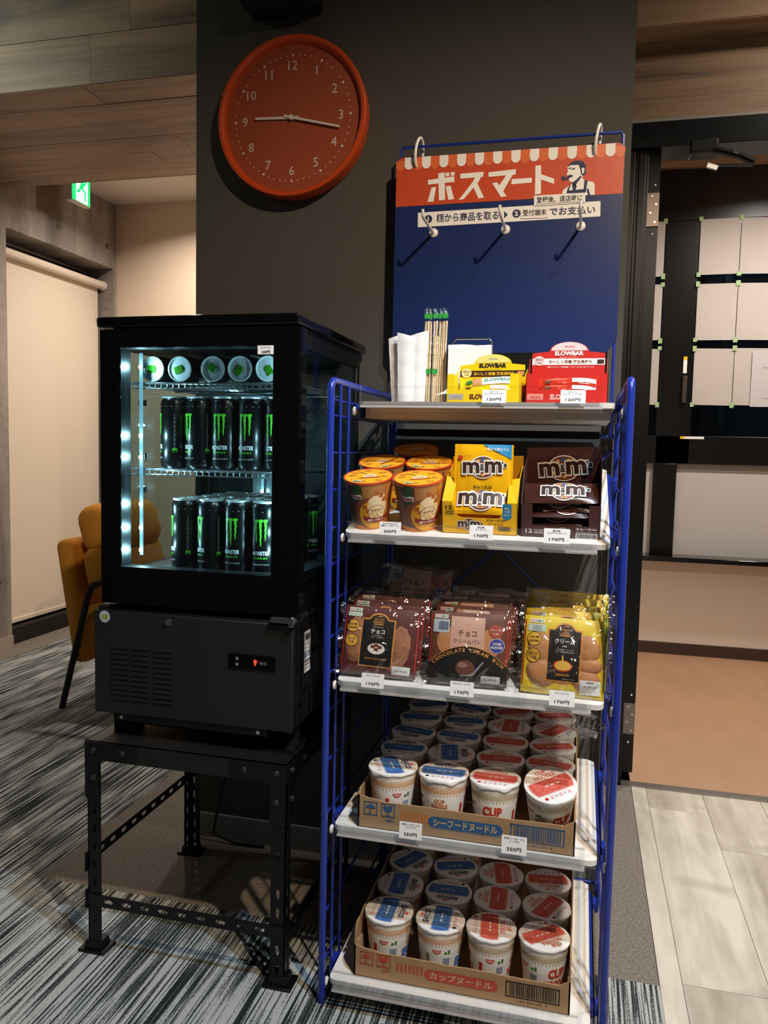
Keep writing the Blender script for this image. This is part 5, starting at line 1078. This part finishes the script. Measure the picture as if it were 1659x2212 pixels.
def candy_box(x0, x1, a0, yellow, label):
    W = x1-x0; D_ = .135; fh = .062; bh = .108 if yellow else .128; t = thing('candy_box', label, 'candy box', SHF[1]((x0+x1)/2, a0, .0006)); put(t, t.location, RX(ang1)); m = CY if yellow else CBR; md = CYD if yellow else M('candy_brown_inside', '#6a4a3c', .7); w2 = W/2
    box_part('base', t, -w2, w2, 0, D_, 0, .0015, md, world=False)
    A = Art(); mb = MB()
    if yellow:
        fp = [(-w2, 0), (w2, 0), (w2, fh), (w2-.018, fh), (w2-.030, fh*.54), (w2-.036, fh*.50), (-w2+.036, fh*.50), (-w2+.028, fh*.54), (-w2+.018, fh)]+[(-w2, fh)]
        A.text('12', -w2+.0125, .0505, .0125, .0072, INK, 1, .03); A.text('COUNT', -w2+.0135, .0425, .0165, .0032, INK, 1, .04); A.text('PACKS', -w2+.0135, .0382, .0160, .0032, INK, 1, .04)
        wordmark(A, -.018, .019, .046); A.text('エムーエム!', .030, .0285, .034, .0048, INK, 1, .04); A.text('ピーナッツ', .030, .0205, .026, .0045, INK, 1, .02)
        A.poly([(w2-.026, .060), (w2-.010, .060), (w2-.010, .034), (w2-.018, .029), (w2-.026, .034)], CNB, 1); A.text('手に', w2-.018, .0515, .0095, .0048, CUPW, 2, .03); A.text('つき', w2-.018, .0455, .0095, .0048, CUPW, 2, .03); A.text('にくい', w2-.018, .0395, .0105, .0048, CUPW, 2, .03)
        A.barcode(.034, .056, .008, .017, INK, 1, 22)
    else:
        fp = [(-w2, 0), (w2, 0), (w2, fh), (w2-.020, fh), (w2-.020, .022), (-w2+.020, .022), (-w2+.020, fh), (-w2, fh)]
        A.text('12', -w2+.0145, .0115, .0125, .0078, CUPW, 1, .03); A.text('COUNT', -w2+.032, .0135, .018, .0034, CUPW, 1, .03); A.text('PACKS', -w2+.032, .0090, .0155, .0034, CUPW, 1, .03)
        wordmark(A, .004, .012, .032); A.text('エムーエム!', w2-.024, .0185, .036, .0045, CUPW, 1, .04); A.text('ミルクチョコレート', w2-.023, .0125, .036, .0036, CUPW, 1, .02); A.barcode(w2-.040, w2-.006, .0015, .0085, INK, 1, 26, P('barwhite', '#cfc8c6'))
    mb.prism(fp, lambda x, z, h: (x, h, z), 0, .0012, m); mb.art(A, lambda x, z, h: (x, -h, z)); mb.build('front_wall', t, 0)
    for s_ in (-1, 1):
        mb = MB(); mb.prism([(0, 0), (D_, 0), (D_, bh*.88), (.06, bh*.84), (0, fh)], lambda y, z, h: (s_*(w2-h)+(0), y, z), 0, .0012, m)
        if yellow: mb.add([(s_*w2, .0, fh), (s_*w2, .060, bh*.84), (s_*(w2-.020), .060, bh*.80), (s_*(w2-.018), .0, fh*.98)], [(0, 1, 2, 3)], m)
        mb.build('side_wall', t, 0)
    mb = MB(); A = Art(); mb.prism([(-w2, 0), (w2, 0), (w2, bh*1.03), (-w2, bh)], lambda x, z, h: (x, D_-h, z), 0, .0012, m if not yellow else CYD)
    if not yellow: wordmark(A, .000, bh*.70, .100, .10); mb.art(A, lambda x, z, h: (x, D_-.0012-h, z))
    mb.build('back_wall', t, 0); return t
def pouch(t_w, t_h, m, A, name='candy_pack', th=.006):
    """flat pillow pouch with toothed ends, standing in the x-z plane"""
    mb = MB(); D_ = lambda u, v: th*max(0, 1-(2*u/t_w)**4)*max(0, 1-(2*v/t_h)**4); n = 28
    mb.grid(lambda a, b_: ((a-.5)*t_w, -D_((a-.5)*t_w, (b_-.5)*t_h)-.0007*math.sin(a*19+b_*5)*math.sin(b_*PI), (b_-.5)*t_h), 22, 12, m)
    mb.grid(lambda a, b_: ((.5-a)*t_w, D_((a-.5)*t_w, (b_-.5)*t_h)+.0003, (b_-.5)*t_h), 12, 8, m)
    for s_ in (-1, 1):
        vs = []
        for k in range(n+1): z = (k/n-.5)*t_h; vs += [(s_*t_w/2, 0, z), (s_*(t_w/2+.0035+(.0012 if k % 2 else 0)), 0, z)]
        mb.add(vs, [(2*k, 2*k+1, 2*k+3, 2*k+2) for k in range(n)], m)
    if A: mb.art(A, lambda x, z, h: (x, -D_(x, z)-h-.001, z), .008)
    return mb
candy_box(-.247, -.111, .022, True, 'yellow candy display box with peanut packs on the second shelf')
candy_box(-.104, .034, .022, False, 'brown candy display box with chocolate packs on the second shelf')
T1 = lambda x, a, h: SHF[1](x, a, h)
A = Art(); wordmark(A, .0, .010, .082, .03); A.poly([(-.002, .052), (.051, .052), (.051, .026)], CNB, 1); A.text('手につきにくい', .026, .0435, .040, .0058, CUPW, 2, .03); A.text('エムーエム!', .0, -.026, .034, .0058, INK, 2, .04); A.text('ピーナッツ', 0, -.034, .024, .0034, INK, 2, .01)
A.circ(-.043, .027, .0045, RED, 1, 16); A.text('ピーナッツ', -.028, .031, .018, .003, BRN, 1, .01, .1)
t = thing('candy_pack', 'yellow peanut candy pack standing upright at the back of the yellow box', 'candy pack', group='yellow candy packs'); pouch(.100, .104, PKY, A).build('wrapper', t, 60); put(t, T1(-.178, .075, .102), RX(ang1-.30))
A = Art(); wordmark(A, 0, .002, .092, .0); A.text('NET WT. 49g', -.035, -.022, .014, .002, INK, 1, .0)
for i, (a, h, rx, lb) in enumerate(((.031, .053, -.75, 'yellow peanut candy pack leaning at the front of the yellow box'), (.050, .030, -1.2, 'yellow peanut candy pack lying under the front one'))):
    t = thing('candy_pack', lb, 'candy pack', group='yellow candy packs'); pouch(.104, .052, PKY, A, th=.008).build('wrapper', t, 60); put(t, T1(-.179, .022+a, h), RX(ang1+rx))
for i in range(5):
    A = Art(); wordmark(A, (.004, -.006, .010, -.004, .004)[i], .0, .086, (.02, -.02, .03, 0, -.02)[i]); A.text('ミルクチョコレート', .03, -.019, .03, .003, CUPW, 1, .01)
    t = thing('candy_pack', 'brown chocolate candy pack in the brown box, %s' % ['at the bottom of the pile', 'second from the bottom', 'in the middle of the pile', 'second from the top', 'on top of the pile'][i], 'candy pack', group='brown candy packs'); pouch(.112 if i < 3 else .122, .050, PKB, A, th=.0058).build('wrapper', t, 60)
    put(t, T1(-.035, .022+.034+(i % 2)*.004, .010+i*.0158), RX(ang1-1.42+(.10 if i < 3 else .32)+.04*(i % 2)) @ Matrix.Rotation((.0, .02, -.02, .03, -.04)[i], 3, 'Y'))

# ================================================================ SNACK BAR BOXES (top shelf)
SR = M('bar_red', '#c9261d', .4, coat=.2); SYL = M('bar_yellow', '#f0cf0c', .45, coat=.1); SRP = M('bar_wrap_red', '#c43420', .2, coat=.6, bump=(120, .5)); SYP = M('bar_wrap_yellow', '#ecd21c', .22, coat=.5, bump=(120, .4))
def bar_box(x, y, w_, yellow, rz, label, hz):
    t = thing('snack_bar_box', label, 'snack box', (x, y, SH[0]['z']+.0004)); put(t, t.location, RZ_(rz)); m = SYL if yellow else SR; tc = INK if yellow else CUPW; w2 = w_/2; fh = .056; D_ = .088; Wm = BRN if yellow else RED
    box_part('base', t, -w2, w2, 0, D_, 0, .0012, m, world=False)
    fp = [(-w2, 0), (w2, 0), (w2, fh), (w2-.019, fh), (w2-.019, .026), (-w2+.0155, .026), (-w2+.0155, fh), (-w2, fh)]; A = Art()
    A.text('SLOWBAR', -w2+.072, .0125, .054, .0105, BRN if yellow else P('barpink', '#f0b5ac'), 2, .05); A.rect(-w2+.003, -w2+.033, .007, .018, P('bargrey', '#b9b0a4') if yellow else P('barrose', '#e08a80'), 1); A.text('WIN', -w2+.018, .0112, .020, .0048, GRY if yellow else RED, 2, .02, 0, .4)
    mb = MB(); mb.prism(fp, lambda a, z, h: (a, h, z), 0, .001, m); mb.art(A, lambda a, z, h: (a, -h, z)); mb.build('front_wall', t, 0)
    for s_ in (-1, 1):
        mb = MB(); mb.prism([(0, 0), (D_, 0), (D_, hz*.9), (.05, fh*.9), (0, fh)], lambda yy, z, h: (s_*(w2-h), yy, z), 0, .001, m); mb.build('side_wall', t, 0)
    hw = w2*.93; hd = [(-hw, 0), (hw, 0), (hw, hz)]+[(.038*math.cos(a)+.001, hz+.003+.019*math.sin(a)) for a in [k*PI/16 for k in range(17)]]+[(-hw, hz)]
    A = Art(); mb = MB(); z2 = hz
    A.poly([(.0345*math.cos(a)+.001, z2+.005+.0165*math.sin(a)) for a in [k*PI/16 for k in range(17)]], P('bartop', '#e6c7c4') if not yellow else P('bartopy', '#e9dc7a'), 1)
    A.text('WIN', .001, z2+.0125, .020, .0035, RED if not yellow else GRY, 2, .02, 0, .4)
    A.text('SLOWBAR', .001, z2-.0005, .056, .0088, tc, 3, .05); A.text('チョコレートクッキー' if not yellow else 'チョコバナナクッキー', .001, z2-.0080, .036, .0026, tc, 3, .01)
    A.rect(-hw, hw, z2-.023, z2-.0105, CUPW if not yellow else DRK, 1); A.text('おいしく栄養 満足長持ち', .004, z2-.0168, .082, .0066, BRN if not yellow else YEL, 2, .02)
    A.circ(-hw+.0135, z2-.0150, .0105, P('gipink', '#f3c9c4') if not yellow else P('giy', '#efe29a'), 3, sy=.9); A.text('低GI', -hw+.0135, z2-.0125, .015, .0052, BRN, 4, .01); A.text('食品', -hw+.0135, z2-.0190, .009, .0034, BRN, 4, .01)
    for k in range(6): A.poly([(hw-.012+(k % 3)*.004-.003, z2-.019+(k//3)*.004-.002), (hw-.012+(k % 3)*.004+.0025, z2-.019+(k//3)*.004-.001), (hw-.012+(k % 3)*.004+.002, z2-.019+(k//3)*.004+.0025), (hw-.012+(k % 3)*.004-.002, z2-.019+(k//3)*.004+.002)], DRK if not yellow else ORG, 4+k*.1)
    A.text('10種のビタミン / 食物繊維 / カルシウム 鉄 / 低リポース※', .004, z2-.0272, .090, .0028, CUPW if not yellow else BRN, 2, .01)
    mb.prism(hd, lambda a, z, h: (a, D_-.004-h, z), 0, .001, m); mb.art(A, lambda a, z, h: (a, D_-.005-h, z)); mb.build('header_card', t, 0)
    grp = 'yellow wrapped snack bars' if yellow else 'red wrapped snack bars'; R0 = RZ_(rz)
    for i in (range(3) if not yellow else (0, 2, 3)):
        A = Art(); wp = SYP if yellow else SRP; ln = .098
        if yellow and i == 3: A.rect(-.010, .048, -.008, .009, WHT, 1); A.text('SLOWBAR', .020, .001, .052, .008, P('tealgreen', '#2f7f6a'), 2, .04, 0, .15); A.poly([(-.030, -.008), (-.008, -.008), (-.012, .007), (-.028, .007)], TAN, 1); A.circ(-.036, 0, .007, GRN, 1, sy=.7)
        else: A.rect(.008, .052 if not yellow else .040, -.004, .005, WHT, 1); A.text('チョコレートクッキー', .022, .0005, .022, .003, INK, 2, .01); A.text('チョコ＆カカオブロックソーヤ' , -.022, .002, .040, .0028, CRM if not yellow else BRN, 1, .01); A.poly([(-.044, -.004), (-.034, -.006), (-.030, .001), (-.040, .003)], BRN, 1)
        b = thing('snack_bar', '%s wrapped snack bar in its box, %s' % ('yellow' if yellow else 'red', ['lowest', 'second from the bottom', 'upper with its white label' if not yellow else 'third from the bottom', 'on top, tilted with green lettering'][i]), 'snack bar', group=grp)
        pouch(ln, .022, wp, A, th=.008).build('wrapper', b, 60); tilt = -.55; z = .014+(i if not yellow else {0: 0, 2: 1, 3: 2}[i])*.0135; dy = .018+i*.006
        put(b, t.location+R0 @ Vector((.002, dy, z)), R0 @ RX(tilt) @ Matrix.Rotation((.0, .02, -.02, -.10)[i], 3, 'Y'))
bar_box(-.1925, 1.533, .142, True, -.09, 'yellow snack bar display box on the top shelf', .081)
bar_box(-.036, 1.533, .150, False, .0, 'red snack bar display box on the top shelf', .104)

# ================================================================ CUTLERY AND NAPKINS (top shelf)
zt = SH[0]['z']+.0005; PPR = M('sleeve_paper', '#e9e6e0', .8, bump=(40, .3)); STK = M('pale_stick', '#ecd3a8', .6); CHF = clear_mat('chopstick_film', '#ffffff', .07, .10, (70, .8), False)
for i, (x, y, w_, h, lean, lb) in enumerate(((-.386, 1.655, .030, .142, .10, 'white paper cutlery sleeve at the left end of the top shelf'), (-.366, 1.635, .034, .152, .03, 'tallest white paper cutlery sleeve on the top shelf'), (-.344, 1.640, .034, .146, -.03, 'white paper cutlery sleeve beside the wrapped chopsticks'))):
    t = thing('paper_sleeve', lb, 'paper sleeve', (x, y, zt), group='white paper sleeves on the top shelf'); mb = MB(); sk = .006
    mb.grid(lambda a, b_: ((a-.5)*w_*(1+.12*b_)+lean*b_*h*-.6, -.006*math.sin(a*PI)*(1-b_*.5)+.0008*math.sin(b_*25+i), b_*h+(a*.010 if b_ > .95 else 0)*(-1 if i == 1 else 1)), 12, 14, PPR)
    mb.grid(lambda a, b_: ((.5-a)*w_*(1+.12*b_)+lean*b_*h*-.6, .004*math.sin(a*PI)*(1-b_*.5), b_*h+((1-a)*.010 if b_ > .95 else 0)*(-1 if i == 1 else 1)), 8, 8, PPR); mb.build('sleeve', t, 80)
    mb = MB(); mb.cyl((-.0, .0, .004), (-lean*h*.55, .0, h*.9), .0022, STK, n=8); mb.build('stick', t)
for i in range(8):
    tall = i < 5; h = .186 if tall else .150; x = -.3375+(i*.0105 if tall else (i-5)*.013+.002); y = (1.672 if tall else 1.645)+.003*(i % 2); ln = rr.uniform(-.02, .03)
    t = thing('chopsticks', ('%s pair of chopsticks in clear film with green print, %s' % ('tall' if tall else 'short', ['leftmost', 'second from left', 'middle', 'fourth from left', 'rightmost', 'front left', 'front middle', 'front right'][i])), 'chopsticks', (x, y, zt), group='film wrapped chopsticks on the top shelf')
    for s_ in (-1, 1):
        mb = MB(); mb.cyl((s_*.0022, 0, .004), (s_*.0026+ln*h, .003, h*.97), .0017, STK, r1=.0021, n=8); mb.build('chopstick', t, 60)
    fw_ = .0042 if tall else .006; mb = MB(); top = h+.022 if tall else h
    mb.add([(sx*fw_*(1+.2*b_)+ln*b_*top, sy*.0035*(1-b_*.8), b_*top) for b_ in (0, .5, 1) for sx, sy in ((-1, 0), (0, -1), (1, 0), (0, 1))], [(4*j+k, 4*j+(k+1) % 4, 4*j+4+(k+1) % 4, 4*j+4+k) for j in (0, 1) for k in range(4)], CHF); mb.build('film', t, 60)
    A = Art(); gz = h+.004 if tall else .072
    for k in range(4): A.poly([(-.005+k*.0026, gz-.004), (-.002+k*.0026, gz-.006), (-.0005+k*.0026, gz+.003), (-.004+k*.0026, gz+.006)], P('leafgreen', '#2f9a3c'), 1+k*.1)
    if not tall:
        A2 = Art(); A2.text('おてもと', 0, .105, .010, .0035, P('leafgreen', '#2f9a3c'), 1, .02); mb = MB(); mb.art(A2, lambda a, z, hh: (a+ln*z, -.0045-hh, z)); mb.build('printed_word', t, 0)
    mb = MB(); mb.art(A, lambda a, z, hh: (a+ln*z, -.0045-hh, z)); mb.build('green_print', t, 0)
t = thing('napkin_holder', 'wire napkin holder filled with white napkins on the top shelf', 'napkin holder', (-.235, 1.66, zt))
mb = MB(); pts = [(-.042, .012, 0)]+[(-.042, .012, .12), (-.040, .012, .136), (-.034, .012, .142), (.034, .012, .142), (.040, .012, .136), (.042, .012, .12), (.042, .012, 0)]; mb.tube(pts, .0022, CHR, 10); mb.build('back_loop', t)
mb = MB(); mb.tube([(-.042, .012, .004), (-.042, -.022, .004), (.042, -.022, .004), (.042, .012, .004)], .0022, CHR, 10); mb.build('base_wire', t)
NPK = M('napkin_white', '#eeebe6', .85)
for k in range(5):
    mb = MB(); mb.grid(lambda a, b_: (-.050+.090*a+.001*k, .007-k*.0052-.001*math.sin(a*4+k), .007+.121*b_-.0012*k+.002*math.sin(a*5+k)*b_), 8, 6, NPK); mb.grid(lambda a, b_: (.040-.090*a+.001*k, .0105-k*.0052, .007+.121*b_-.0012*k+.002*math.sin((1-a)*5+k)*b_), 8, 6, NPK); mb.build('napkin', t, 0)
mb = MB(); mb.add([(-.052, -.020, .030), (-.030, -.022, .050), (-.030, -.022, .028), (-.070, -.024, .022)], [(0, 1, 2), (0, 2, 3)], NPK); mb.build('napkin_corner', t, 0)
